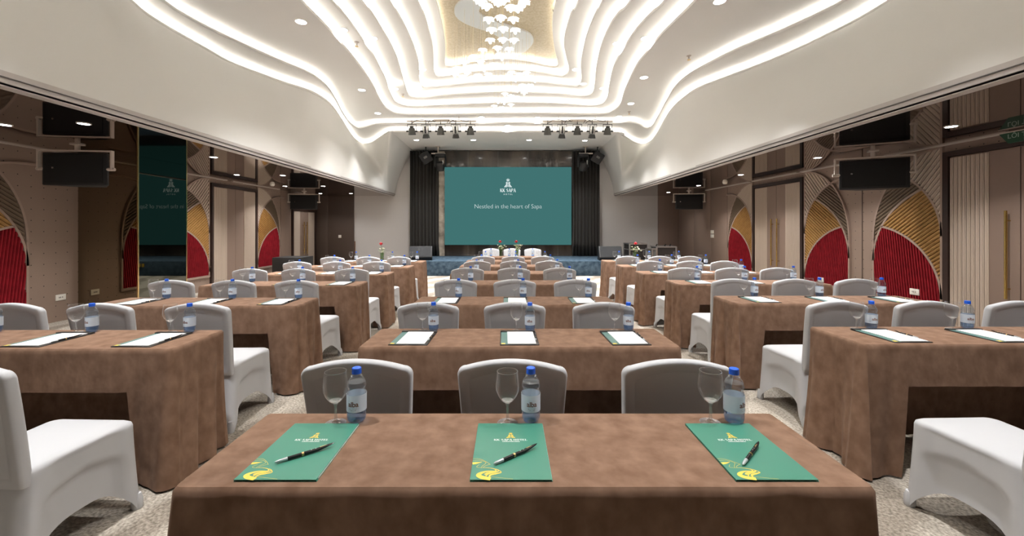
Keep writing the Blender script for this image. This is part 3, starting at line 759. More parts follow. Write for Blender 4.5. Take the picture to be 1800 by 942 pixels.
# ------------------------------------------------------------------ chandelier of crystal flowers
ch = thing('chandelier', 'long winding chandelier of glowing crystal flowers on fine wires', 'chandelier', (0, 0, 0))
PLT = [(-0.863, 7.114), (-0.963, 7.35), (-0.956, 7.602), (-0.823, 7.825), (-0.606, 8.014), (-0.378, 8.171), (-0.166, 8.42), (-0.093, 8.61), (-0.148, 8.869), (-0.275, 9.175), (-0.324, 9.402), (-0.23, 9.55), (-0.019, 9.502), (0.147, 9.355), (0.358, 9.112), (0.5, 8.781), (0.529, 8.5), (0.433, 8.237), (0.221, 8.053), (-0.062, 7.871), (-0.333, 7.689), (-0.501, 7.494), (-0.527, 7.39), (-0.438, 7.191), (-0.1, 6.9), (.2, 6.5), (.33, 6.0), (.42, 5.2), (.42, 4.6), (-.38, 4.6), (-.42, 5.2), (-.42, 6.0), (-.55, 6.7)]
ZP = zl(8) - .032
MB().prism(catmull(PLT, 4), ZP, zl(8) - .0005).build('canopy_plate', 'silver_plate', ch)
FL = [(-0.262, 5.025, 4.12), (-0.121, 5.025, 4.17), (0.035, 5.053, 4.12), (-0.213, 4.918, 4.19), (-0.05, 4.89, 4.12), (0.05, 4.92, 4.2), (0.194, 4.944, 4.12), (0.263, 4.84, 4.16), (-0.33, 4.87, 4.10), (0.125, 5.07, 4.12), (-0.253, 5.38, 4.14), (-0.094, 5.316, 4.13), (0.071, 5.359, 4.13), (-0.232, 5.764, 4.19), (-0.067, 5.717, 4.18), (0.103, 5.778, 4.19), (-0.268, 6.19, 4.24), (-0.079, 6.153, 4.23), (0.088, 6.19, 4.24), (-0.41, 6.624, 4.28), (-0.167, 6.52, 4.27), (0.02, 6.595, 4.28), (-0.589, 6.971, 4.32), (-0.309, 6.908, 4.31), (-0.101, 7.003, 4.32), (-0.778, 7.3, 4.35), (-0.488, 7.232, 4.34), (-0.265, 7.382, 4.35), (-0.945, 7.599, 4.37), (-0.681, 7.53, 4.37), (-0.443, 7.639, 4.37), (-1.03, 7.91, 4.37), (-0.90, 8.004, 4.37), (-0.79, 7.88, 4.39), (-0.70, 8.069, 4.37), (-0.58, 7.95, 4.37), (-0.45, 8.09, 4.37), (-0.38, 7.89, 4.37), (-0.27, 8.04, 4.37), (-0.12, 8.036, 4.37), (0.031, 7.98, 4.37), (0.065, 7.81, 4.37), (0.216, 7.90, 4.37), (0.354, 7.83, 4.37), (0.41, 8.02, 4.37), (0.539, 8.194, 4.37), (0.153, 8.16, 4.37), (0.295, 8.452, 4.35), (0.456, 8.452, 4.35), (0.071, 8.542, 4.34), (0.2, 8.666, 4.33), (-0.07, 8.894, 4.32), (0.347, 8.828, 4.32), (0.062, 8.996, 4.31), (0.21, 9.101, 4.31), (-0.225, 9.32, 4.29), (-0.088, 9.396, 4.29), (0.071, 9.536, 4.28), (-0.326, 9.649, 4.28), (-0.149, 9.756, 4.27)]
pm = MB()
for k in range(6):
    a = 2 * PI * k / 6; R = Matrix.Rotation(a, 4, 'Z')
    pts = [(.010, -.006, .010), (.035, -.030, .020), (.064, -.030, .018), (.088, 0, .004), (.064, .030, .018), (.035, .030, .020), (.010, .006, .010), (.050, 0, .006)]
    pm.add([R @ Vector(p) for p in pts], [(0, 1, 7), (1, 2, 7), (2, 3, 7), (3, 4, 7), (4, 5, 7), (5, 6, 7), (6, 0, 7)])
pme = pm.mesh('flower', 'crystal')
bme = MB().lathe([(0, -.05), (.014, -.042), (.022, -.024), (.02, -.004), (.01, .014), (0, .02)], 12).mesh('bulb', 'bulb', smooth=True)
wm = MB()
for k, (x, y, z) in enumerate(FL):
    f = link('crystal_flower', pme, ch); f.location = (x, y, z); f.rotation_euler = (0, 0, random.random())
    b = link('bulb', bme, f)
    wm.tube([(x, y, z + .015), (x, y, zl(8) - .001)], .0022, 4, False)
    for _ in range(1):
        xx, yy = x + random.uniform(-.12, .12), y + random.uniform(-.12, .12)
wo = wm.build('hanging_wires', 'wire', ch); wo['kind'] = 'stuff'

# ------------------------------------------------------------------ stage lighting bars
def lantern(kind):
    t = thing('stage_lantern', '', 'stage light')
    X = Matrix.Rotation(.28, 4, 'X')
    if kind == 'short':
        MB().lathe([(0, .055), (.07, .055), (.082, .03), (.09, -.03), (.10, -.09), (.105, -.13), (.095, -.13), (.0, -.12)], 16, mtx=X).build('housing', mat('lantern_green_black', (.05, .05, .045), .5), t, smooth=True)
        MB().lathe([(0, .11), (.05, .10), (.055, .05)], 14, mtx=X).build('rear_cap', 'black_box', t, smooth=True)
    else:
        MB().lathe([(0, .13), (.075, .13), (.085, .11), (.09, -.09), (.08, -.10), (0, -.1)], 18, mtx=X).build('housing', 'glint', t, smooth=True)
        MB().box(-.022, .022, -.094, -.080, -.085, .10, mtx=X).build('vent_strip', 'black', t)
        mb = MB()
        for k in range(4):
            R = X @ Matrix.Translation((0, 0, -.11)) @ Matrix.Rotation(k * PI / 2, 4, 'Z')
            mb.add([R @ Vector(p) for p in ((-.06, .065, 0), (.06, .065, 0), (.075, .09, -.11), (-.075, .09, -.11))], [(0, 1, 2, 3)])
        mb.build('barn_doors', 'black_box', t)
    yk = MB()
    yk.box(-.125, -.115, -.015, .015, -.05, .15); yk.box(.115, .125, -.015, .015, -.05, .15); yk.box(-.125, .125, -.015, .015, .145, .155)
    yk.build('yoke', 'metal_dark', t)
    for s in (-1, 1): MB().tube([(s * .085, 0, -.035), (s * .15, 0, -.035)], .022, 8).build('yoke_knob', 'black', t, smooth=True)
    MB().tube([(0, 0, .15), (0, 0, .20), (0, .02, .235), (0, .0, .252), (0, -.022, .235)], .012, 8).build('hook_clamp', 'metal_dark', t, smooth=True)
    return Proto(t)
LS, LL = lantern('short'), lantern('long')
def lightbar(side, xs, x0, x1):
    Y, Zb = 11.1, 4.305
    t = thing('lighting_bar', f'white bar carrying five stage lanterns, {side} of the stage', 'lighting bar', ((x0 + x1) / 2, Y, Zb))
    h = (x1 - x0) / 2
    MB().tube([(-h, 0, 0), (h, 0, 0)], .02, 10).build('pipe', 'bracket', t, smooth=True)
    for x in (-h * .55, h * .5): MB().tube([(x, 0, 0), (x, 0, .1445)], .006, 6).build('drop_rod', 'bracket', t)
    MB().box(-.22, .22, -.03, .03, .01, .05).build('socket_box', 'bracket', t)
    for a, b in ((-h * .85, -.2), (-.36, -.15), (.15, .40), (.2, h * .8)):
        MB().tube([(a, -.03, -.06), (a + (b - a) * .2, -.035, .02), ((a + b) / 2, -.035, .035), (a + (b - a) * .85, -.035, -.02), (b, -.03, .01)], .008, 6).build('cable', 'black', t, smooth=True)
    for k, x in enumerate(xs):
        (LL if k % 2 else LS).put(f'{"silver barn-door" if k % 2 else "short black"} stage lantern, {ORD[k + 1]} from left on the {side} bar', (x, Y, Zb - .236), 0, 'stage lanterns on bars')
lightbar('left', [(x - 893) / 720 * 11.1 for x in (724, 748.5, 774.5, 801, 827)], -2.74, -.86)
lightbar('right', [(x - 893) / 720 * 11.1 for x in (962.5, 988, 1015, 1041, 1068)], .94, 2.84)
# moving heads on small white brackets by the curtains
def moving_head(side, x, s):
    Y = 13.75
    b = thing('light_bracket', f'white ceiling bracket for stage lights by the {side} curtain', 'bracket', (x, Y, 4.148))
    MB().tube([(0, 0, 0), (0, 0, -.22)], .022, 8).build('drop_pole', 'bracket', b)
    MB().box(-.22, .24, -.03, .03, -.25, -.215).build('cross_bar', 'bracket', b)
    MB().box(-.08, .08, -.08, .08, -.012, 0).build('ceiling_plate', 'bracket', b)
    t = thing('moving_head_light', f'black moving head light under the bracket by the {side} curtain', 'stage light', (x - s * .08, Y, 3.51))
    MB().box(-.16, .16, -.13, .13, .28, .385).build('base', 'black', t, bevel=.01)
    for sx in (-1, 1):
        q = sorted((sx * .15, sx * .19)); MB().box(q[0], q[1], -.06, .06, -.05, .30).build('yoke_arm', 'black', t, bevel=.008)
    MB().lathe([(0, .13), (.10, .12), (.14, .05), (.14, -.06), (.11, -.17), (.09, -.17), (.0, -.15)], 20, mtx=Matrix.Rotation(.5, 4, 'X')).build('head', 'black_box', t, smooth=True)
    MB().box(.10, .118, -.145, -.13, .02, .16).build('display', 'glint', t)
    c = thing('box_stage_light', f'black box-shaped stage light beside the {side} curtain top', 'stage light', (x + s * .42, Y + .05, 3.80))
    R = Matrix.Rotation(s * .55, 4, 'Y') @ Matrix.Rotation(.3, 4, 'X')
    MB().box(-.17, .17, -.15, .15, -.19, .17, mtx=R).build('housing', 'black', c, bevel=.015)
    MB().box(-.06, .06, -.157, -.149, -.02, .05, mtx=R).build('rear_label', 'case_grey', c)
    MB().tube([(0, 0, .16), (0, 0, .347)], .02, 8).build('stem', 'black', c)
moving_head('left', -2.35, -1); moving_head('right', 2.6, 1)

# ------------------------------------------------------------------ cases and boxes in the far corners
def crate(name, label, cat, loc, w, d, h, rz=0, m='black_box'):
    t = thing(name, label, cat, loc, rz)
    MB().box(-w / 2, w / 2, -d / 2, d / 2, 0, h).build('body', m, t, bevel=.012)
    return t
crate('black_box_stand', 'plain black box standing on the floor by the left arch', 'box', (-5.95, 11.35, 0), .78, .7, .62)
crate('black_box_stand', 'plain black box on the floor beside the flight cases', 'box', (5.44, 12.45, 0), .85, .7, .52)
def flight(label, loc, w, d, h, rz, front='case_black', lid=True):
    t = thing('flight_case', label, 'flight case', loc, rz)
    MB().box(-w / 2, w / 2, -d / 2, d / 2, .0, h).build('panel_body', front, t)
    e = .022
    for x in (-w / 2, w / 2):
        for y in (-d / 2, d / 2): MB().box(x - e, x + e, y - e, y + e, .0, h + .008).build('corner_edge', 'alu', t, bevel=.005)
    for z in (.02, h):
        for y in (-d / 2, d / 2): MB().box(-w / 2, w / 2, y - e * .8, y + e * .8, z - e * .8, z + e * .8).build('edge_rail', 'alu', t)
        for x in (-w / 2, w / 2): MB().box(x - e * .8, x + e * .8, -d / 2, d / 2, z - e * .8, z + e * .8).build('edge_rail', 'alu', t)
    if lid: MB().box(-w / 2 - .003, w / 2 + .003, -d / 2 - .003, d / 2 + .003, h * .80, h * .80 + .03).build('lid_rail', 'alu', t)
    MB().box(-.06, .06, -d / 2 - .012, -d / 2 - .001, h * .42, h * .56).build('butterfly_latch', 'alu', t)
    return t
f1 = flight('large black flight case with silver edges, front right of the group', (4.66, 12.3, 0), .56, .6, .86, -.06, lid=False)
for x in (-.2, .05, .2): MB().tube([(x, 0, .868), (x, 0, .90), (x + .02, 0, .925)], [.02, .02, .03], 8).build('knob', 'black', f1)
flight('equipment rack flight case with open drawers beside the white wall', (3.96, 12.72, 0), .55, .6, .93, .0, 'case_black')
flight('narrow grey flight case between the rack and the large case', (4.24, 12.13, 0), .13, .4, .80, .1, 'case_grey', False)
ld = thing('case_lid', 'grey flight case lid leaning on the equipment rack', 'case lid', (3.50, 12.15, 0), .1)
RL = Matrix.Rotation(.16, 4, 'Y')
MB().box(-.04, .04, -.26, .26, .0, .60, mtx=RL).build('panel', 'case_grey', ld)
for y in (-.26, .26): MB().box(-.05, .05, y - .02, y + .02, .0, .61, mtx=RL).build('edge_rail', 'alu', ld)
MB().box(-.05, .05, -.26, .26, .59, .62, mtx=RL).build('edge_rail', 'alu', ld)

# ------------------------------------------------------------------ tables with suede cloths
TW, TD, TH = 1.80, .43, .742
def cloth(W, D, seed):
    rnd = random.Random(seed); mb = MB(); r = .018
    hw, hd = W / 2, D / 2
    per = []
    def side(ax, ay, bx, by, nx, ny, n, nm):
        for i in range(n):
            t = i / n; per.append((ax + (bx - ax) * t, ay + (by - ay) * t, nx, ny, nm, t))
    def corner(cx, cy, a0):
        for k in range(5):
            a = a0 + PI / 2 * k / 5; per.append((cx + .02 * math.cos(a), cy + .02 * math.sin(a), math.cos(a), math.sin(a), 'c', k / 5))
    q = .02
    side(-hw + q, -hd, hw - q, -hd, 0, -1, 72, 'front'); corner(hw - q, -hd + q, -PI / 2)
    side(hw, -hd + q, hw, hd - q, 1, 0, 34, 'end'); corner(hw - q, hd - q, 0)
    side(hw - q, hd, -hw + q, hd, 0, 1, 40, 'back'); corner(-hw + q, hd - q, PI / 2)
    side(-hw, hd - q, -hw, -hd + q, -1, 0, 34, 'end'); corner(-hw + q, -hd + q, PI)
    n = len(per); opening = .24
    deps = [0, .004, .012, .03, .07, .12, .17, .205, .235, .30, .38, .46, .54, .62, .69, .737]
    s = [0]
    for i in range(1, n): s.append(s[-1] + math.hypot(per[i][0] - per[i - 1][0], per[i][1] - per[i - 1][1]))
    Ltot = s[-1]; ph = [rnd.uniform(0, 6.28) for _ in range(6)]
    cs = [i for i in range(n) if per[i][4] == 'c' and per[i][5] == .4]
    rows = []
    for d in deps:
        row = []; e = d / .737
        for i, (x, y, nx, ny, nm, t) in enumerate(per):
            f = (.6 if nm == 'front' else 1) * (.017 * math.sin(s[i] * 23 + ph[0] + d) + .012 * math.sin(s[i] * 12 + ph[1] - d * 2) + .011 * math.sin(s[i] * 41 + ph[2] + d * 3)) * e ** .9 * (.4 if nm == 'back' else 1)
            if nm == 'end':
                w_ = (t - .5) * 7.5 + ph[3] * .35 + .25 * math.sin(d * 5 + ph[4]); f += .048 * (abs(math.sin(w_)) ** .6 - .5) * e ** .8
            if nm == 'front' and abs(x) < hw - opening: f *= .35
            ear = sum(math.exp(-((s[i] - s[c]) / .10) ** 2) * (1 if per[c][1] < 0 else .3) for c in cs)
            dip = sum(math.exp(-((abs(s[i] - s[c]) - .20) / .07) ** 2) for c in cs)
            off = .022 * e + f + (.032 * ear - .018 * dip) * e ** 1.3
            if d < .012: off -= (.012 - d) * .7
            xx = x + nx * off; yy = y + ny * off
            if nm == 'front' and d > .235:          # free edges of the corner flaps swing outwards
                k = max(0, 1 - abs(abs(x) - (hw - opening)) / .10)
                xx += (1 if x > 0 else -1) * .05 * k * (d - .235) / .5
            row.append((xx, yy, TH + .008 - d))
        rows.append(row)
    vs = [p for r_ in rows for p in r_]; fs = []
    for j in range(len(deps) - 1):
        for i in range(n):
            k = (i + 1) % n
            if deps[j] >= .235 and per[i][4] == 'front' and abs((per[i][0] + per[k][0]) / 2) < hw - opening: continue
            fs.append((j * n + i, (j + 1) * n + i, (j + 1) * n + k, j * n + k))
    fs.append(tuple(range(n)))
    mb.add(vs, fs)
    return mb.mesh('tablecloth', 'suede', smooth=True, angle=.9)
CLO = [cloth(TW, TD, k) for k in range(3)]
CLH = cloth(1.5, TD, 9)
def table_proto(W):
    t = thing('folding_table', '', 'table')
    MB().box(-W / 2 + .01, W / 2 - .01, -TD / 2 + .01, TD / 2 - .01, TH - .026, TH).build('table_top', 'table_wood', t)
    for x in (-W / 2 + .16, W / 2 - .16):
        for y in (-TD / 2 + .06, TD / 2 - .06): MB().tube([(x, y, 0), (x, y, TH - .025)], .014, 8).build('leg', 'metal_dark', t)
        MB().tube([(x, -TD / 2 + .06, .12), (x, TD / 2 - .06, .12)], .010, 6).build('leg_brace', 'metal_dark', t)
    return Proto(t)
TP, TPH = table_proto(TW), table_proto(1.5)

# ------------------------------------------------------------------ banquet chair under a stretch cover
def chair():
    t = thing('banquet_chair', '', 'chair')
    def ring(hxr, hxf, yr, yf, rad, pull=None):
        P = []
        cs = [(1, -1, -PI / 2), (1, 1, 0), (-1, 1, PI / 2), (-1, -1, PI)]
        hy = (yf - yr) / 2; cy = (yf + yr) / 2; hx = 1.0
        pts = []
        for ci, (sx, sy, a0) in enumerate(cs):
            for k in range(5):
                a = a0 + PI / 2 * k / 4
                pts.append((sx, sy, math.cos(a), math.sin(a), 'c', 0))
            nx_, ny_, _ = cs[(ci + 1) % 4]
            for k in range(1, 18): pts.append((sx, sy, nx_, ny_, 's%d' % ci, k / 18))
        for sx, sy, a, b, nm, tt in pts:
            def cor(sx, sy, ca, sa):
                y = cy + sy * (hy - rad) + rad * sa
                w = hxr + (hxf - hxr) * ((cy + sy * hy) - yr) / (yf - yr)
                return (sx * (w - rad) + rad * ca, y)
            if nm == 'c': p = cor(sx, sy, a, b)
            else:
                ci = int(nm[1]); ang = [0, PI / 2, PI, -PI / 2][ci]
                p0 = cor(sx, sy, math.cos(ang), math.sin(ang)); p1 = cor(a, b, math.cos(ang), math.sin(ang))
                p = (p0[0] + (p1[0] - p0[0]) * tt, p0[1] + (p1[1] - p0[1]) * tt)
            P.append((p, nm, tt))
        return P
    T = ring(.195, .215, -.215, .235, .045); F = ring(.222, .230, -.272, .250, .030)
    Hs = {'s0': .155, 's1': .20, 's2': .155, 's3': .14}
    nrm = {'s0': (-1, 0), 's1': (0, -1), 's2': (1, 0), 's3': (0, 1)}
    rows = []
    nv = 20
    for j in range(nv + 1):
        v = j / nv; row = []
        for (pt, nm, tt), (pf, _, _) in zip(T, F):
            h = 0
            if nm != 'c': h = Hs[nm] * (1 - abs(2 * tt - 1) ** 3.2)
            z = .425 - v * (.425 - h - .004); e = (.425 - z) / .425
            x = pt[0] + (pf[0] - pt[0]) * e ** 1.3; y = pt[1] + (pf[1] - pt[1]) * e ** 1.3
            if nm != 'c':
                ss = lambda v, a, b: (lambda q: q * q * (3 - 2 * q))(min(1, max(0, (v - a) / (b - a))))
                k = ss(min(tt, 1 - tt), .04, .2) * (.006 + (.026 if nm != 's3' else .006) * ss(e, .17 + .10 * abs(2 * tt - 1), .28 + .10 * abs(2 * tt - 1)))
                x += nrm[nm][0] * k; y += nrm[nm][1] * k
            row.append((x, y, z))
        rows.append(row)
    tops = []
    for sc, z in ((.0, .464), (.45, .462), (.78, .456), (.92, .449), (.985, .438)):
        tops.append([(p[0] * sc, .01 + (p[1] - .01) * sc, z) for p, _, _ in T])
    MB().grid(tops + rows, True).build('seat_cover', 'chair_white', t, smooth=True, angle=1.4)
    # backrest: slab with a crowned top, slightly narrower at the foot and recessed on its rear face
    def outline(ins):
        P = []; zb = .38
        w0, w1 = .187 - ins, .214 - ins; cr = .034 - ins * .3
        P += [(-w0, zb + ins), (w0, zb + ins)]
        for k in range(1, 8): P.append((w0 + (w1 - w0) * k / 8, zb + ins + (.836 - ins - zb - ins) * k / 8))
        for k in range(7):
            a = PI / 2 * k / 6; P.append((w1 - cr + cr * math.cos(a), .872 - cr + cr * math.sin(a) - ins))
        for k in range(1, 16):
            x = (w1 - cr) * (1 - 2 * k / 16); P.append((x, 0.872 - ins + .028 * (1 - (x / (w1 - cr)) ** 2)))
        for k in range(7):
            a = PI / 2 + PI / 2 * k / 6; P.append((-w1 + cr + cr * math.cos(a), .872 - cr + cr * math.sin(a) - ins))
        for k in range(7, 0, -1): P.append((-w0 - (w1 - w0) * k / 8, zb + ins + (.836 - ins - zb - ins) * k / 8))
        return P
    def cy(z): u = (z - .38) / .52; return -.205 - .085 * u + .02 * u * (1 - u)
    rows = []
    for ins, dy in ((.046, -.019), (.038, -.0215), (.032, -.0235), (.009, -.0245), (.002, -.020), (0, -.010), (0, .010), (.006, .022), (.022, .027), (.06, .028)):
        rows.append([(x, cy(z) + dy, z) for x, z in outline(ins)])
    mb = MB().grid(rows, True); n = len(rows[0])
    def cap(row, flip):
        # strip the inset outline into left/right pairs so the curved face stays smooth
        L = row[2:9]; mb.add([], [])
    for base, fl_ in ((0, False), ((len(rows) - 1) * n, True)):
        idx = list(range(base, base + n)); R_ = idx[1:16]; L_ = [idx[0]] + idx[:29:-1]
        topi = idx[16:31]
        right = idx[1:16]; left = [idx[0]] + [idx[n - 1 - k] for k in range(14)]
        for k in range(14):
            f = (left[k], right[k], right[k + 1], left[k + 1]); mb.f.append(f if not fl_ else tuple(reversed(f)))
        rest = [right[14]] + [i for i in idx[16:n - 14]] + [left[14]]
        rest = list(dict.fromkeys(rest)); mb.f.append(tuple(rest) if not fl_ else tuple(reversed(rest)))
    mb.build('backrest', 'chair_white', t, smooth=True, angle=1.0)
    for x, y in ((.204, -.256), (-.204, -.256), (.212, .233), (-.212, .233)):
        MB().lathe([(0, 0), (.022, 0), (.025, .010), (.023, .05), (.016, .075), (0, .078)], 10, (x, y, 0)).build('foot_pocket', 'chair_white', t, smooth=True)
    return Proto(t)
CH = chair()

# ------------------------------------------------------------------ tableware and stationery
def bottle():
    t = thing('water_bottle', '', 'bottle')
    MB().lathe([(.032, .040), (.0322, .098), (.0305, .104), (.0275, .111), (.0275, .115), (.031, .121), (.0312, .126), (.0295, .130), (.029, .137), (.024, .147), (.0175, .153), (.0145, .157), (.0142, .166), (.0, .166)], 28).build('bottle_body', 'pet', t, smooth=True, angle=1.2)
    mb = MB(); n = 40; rows = []
    for z, r, pet in ((0.001, .012, 0), (0.001, .022, 1), (.008, .0295, 1), (.020, .032, .6), (.040, .032, 0)):
        rows.append([((r * (1 - .16 * pet * (.5 - .5 * math.cos(5 * 2 * PI * k / n)))) * math.cos(2 * PI * k / n), (r * (1 - .16 * pet * (.5 - .5 * math.cos(5 * 2 * PI * k / n)))) * math.sin(2 * PI * k / n), z) for k in range(n)])
    mb.grid(rows, True); mb.build('bottle_base', 'pet_blue', t, smooth=True, angle=1.3)
    MB().lathe([(0, .003), (.022, .003), (.0290, .010), (.0312, .022), (.0314, .098), (.0298, .104), (.0268, .111), (.0268, .115), (.0302, .121), (.0304, .126), (.0288, .130), (.0284, .136), (.0, .136)], 28).build('water', 'water', t, smooth=True)
    MB().lathe([(.0145, .1535), (.019, .1545), (.019, .157), (.0145, .158)], 24).build('neck_ring', 'pet', t, smooth=True)
    MB().lathe([(0, .184), (.0135, .184), (.0155, .182), (.0158, .164), (.0142, .164)], 24).build('cap', 'cap_blue', t, smooth=True, angle=.6)
    lb = MB().lathe([(.0328, .042), (.0329, .098)], 32).build('label_sleeve', 'label', t, smooth=True)
    R = .0334
    def wrap(u, v): a = -PI / 2 + u / R; return (R * math.cos(a), R * math.sin(a), v)
    mb = MB(); vf = text_mb('alba', .0235, .0005, .95); flat(mb, vf, lambda u, v: wrap(u, v + .062)); mb.build('print', 'label_ink', lb)
    mb = MB()
    for k, (a, b, z) in enumerate(((-.013, .013, .0555), (-.012, .010, .0525), (-.008, .009, .0495))): mb.add([wrap(a, z), wrap(b, z), wrap(b, z + .0009), wrap(a, z + .0009)], [(0, 1, 2, 3)])
    mb.build('small_print', 'label_ink', lb)
    return Proto(t)
def wineglass():
    t = thing('wine_glass', '', 'glass')
    MB().lathe([(.0, .0), (.032, .0), (.0345, .0008), (.0345, .0018), (.014, .0052), (.0052, .013), (.0040, .04), (.0044, .060), (.008, .0675), (.0, .068)], 32).build('stem_and_foot', 'glass_stem', t, smooth=True, angle=1.2)
    MB().lathe([(.0, .0675), (.008, .0682), (.021, .078), (.033, .095), (.0398, .115), (.0400, .130), (.0378, .15), (.0348, .1762)], 36).build('bowl', 'glass', t, smooth=True, angle=1.5)
    MB().lathe([(.0341, .1762), (.0348, .1772), (.0354, .1762), (.0348, .1752), (.0341, .1762)], 36).build('rim', 'glass_stem', t, smooth=True)
    MB().lathe([(.0, .0735), (.012, .0745), (.019, .079), (.012, .072), (.0, .070)], 20).build('bowl_base', 'glass_stem', t, smooth=True)
    return Proto(t)
BT, WG = bottle(), wineglass()
def stroke(mb, pts, ws, fn):
    P = catmull([(a, b) for a, b in pts], 8, False); n = len(P); L = []; R = []
    for i, p in enumerate(P):
        a, b = P[max(i - 1, 0)], P[min(i + 1, n - 1)]; tx, ty = b[0] - a[0], b[1] - a[1]; l = math.hypot(tx, ty) or 1
        f = i / (n - 1) * (len(ws) - 1); k = min(int(f), len(ws) - 2) if len(ws) > 1 else 0
        w = ws[0] if len(ws) == 1 else ws[k] + (ws[k + 1] - ws[k]) * (f - k)
        L.append((p[0] - ty / l * w / 2, p[1] + tx / l * w / 2)); R.append((p[0] + ty / l * w / 2, p[1] - tx / l * w / 2))
    mb.grid([[fn(*q) for q in R], [fn(*q) for q in L]])
def folder():
    W, L = .216, .308
    t = thing('green_folder', '', 'folder')
    MB().box(-W / 2, W / 2, -L / 2, L / 2, .0, .0014).build('back_cover', 'cover_green', t)
    MB().box(-W / 2 + .004, W / 2 - .001, -L / 2 + .012, L / 2 - .002, .0014, .0040).build('inner_sheets', 'paper', t)
    MB().box(-W / 2, W / 2 - .0015, -L / 2, L / 2, .0040, .0056).build('front_cover', 'cover_green', t)
    zt = .0060; fn = lambda u, v: (u, v, zt)
    UV = lambda pts: [(-W / 2 + a * W, -L / 2 + b * L) for a, b in pts]
    mb = MB(); emblem(mb, .0, .058, .034, .030, fn); mb.build('gold_emblem', 'cover_gold', t)
    mb = MB(); serif_text(mb, 'KK SAPA HOTEL', 0, .042, .0098, fn); mb.build('lettering', 'cover_ink', t)
    mb = MB(); x = -.026
    rr = random.Random(3)
    while x < .026:
        w = rr.uniform(.0012, .0032)
        mb.add([fn(x, .0345), fn(x + w, .0345), fn(x + w, .0345 + rr.choice((.0030, .0042))), fn(x, .0382)], [(0, 1, 2, 3)]); x += w + .0009 + (.0025 if rr.random() < .15 else 0)
    mb.build('tagline_print', 'cover_ink', t)
    mb = MB(); g = .0009
    for pts, ws in (([(.004, .315), (.09, .31), (.17, .27), (.235, .22)], [g]), ([(.004, .285), (.1, .288), (.175, .25), (.135, .2), (.12, .172)], [g]),
                    ([(.004, .238), (.05, .245), (.085, .252), (.125, .262)], [.010, .009, .005, .001]), ([(.23, .228), (.16, .195), (.15, .175)], [g]),
                    ([(.095, .222), (.062, .188), (.1, .172), (.2, .172), (.285, .155), (.31, .13), (.26, .112), (.2, .09), (.175, .07)], [g, g, g, .002, .003, .004, .006, .005]),
                    ([(.31, .122), (.2, .118), (.125, .092), (.10, .062), (.145, .032), (.25, .010)], [.002, .005, .010, .014, .014, .013]),
                    ([(.30, .158), (.345, .128), (.29, .105), (.22, .085), (.19, .05)], [g, .003, .006, .006, .003]), ([(.33, .148), (.375, .105), (.31, .085), (.245, .065), (.23, .03)], [g, .003, .006, .006, .003]),
                    ([(.23, .045), (.36, .028), (.52, .008)], [g])):
        stroke(mb, UV(pts), ws, fn)
    mb.build('gold_waves', 'cover_gold', t)
    return Proto(t)
FD = folder()
def pad():
    W, L = .222, .305
    t = thing('writing_pad', '', 'notepad')
    MB().box(-W / 2, W / 2, -L / 2, L / 2, 0, .005).build('board', 'pad_board', t, bevel=.0015, segs=1)
    MB().box(-W / 2 + .006, -W / 2 + .05, -L / 2 + .008, L / 2 - .03, .005, .0062).build('inner_cover', 'pad_green', t)
    MB().box(-W / 2 + .008, -W / 2 + .03, -L / 2 + .009, -L / 2 + .03, .0062, .0066).build('gold_mark', 'cover_gold', t)
    MB().box(-W / 2 + .044, W / 2 - .018, -L / 2 + .009, L / 2 - .032, .0062, .0095).build('white_sheets', 'paper', t)
    MB().box(-W / 2 + .002, W / 2 - .002, L / 2 - .03, L / 2 - .002, .005, .0115).build('top_flap', 'pad_board', t, bevel=.0015, segs=1)
    return Proto(t)
PD = pad()
def pen():
    t = thing('ballpoint_pen', '', 'pen')     # lies along +X, tip at -X
    r = .0052
    def ax(p): return [(x, 0, r) for x in p]
    MB().tube(ax([-.072, -.066, -.040]), [.0012, .0038, .0050], 12).build('grip', 'pen_grip', t, smooth=True)
    MB().tube(ax([-.040, .010, .012]), [.0050, r, r], 12).build('barrel', 'pen_black', t, smooth=True)
    MB().tube(ax([-.004, .002]), [.0056, .0056], 12).build('gold_ring', 'gold_trim', t, smooth=True)
    mb = MB(); rows = []
    for x, w, h in ((.012, .0052, .0052), (.04, .0056, .0046), (.062, .0052, .0034), (.078, .0034, .0020), (.086, .0008, .0008)):
        rows.append([(x, w * math.cos(2 * PI * k / 12) + .0000, r + h * math.sin(2 * PI * k / 12) + .12 * max(0, x - .04)) for k in range(12)])
    mb.grid(rows, True).build('curved_cap', 'pen_black', t, smooth=True)
    for x in (.022, .034): MB().box(x - .001, x + .001, -.001, .001, .0095, .0110).build('cap_stud', 'alu', t)
    MB().box(.045, .066, -.0012, .0012, .0088, .0112).build('gold_engraving', 'gold_trim', t)
    return Proto(t)
PN = pen()

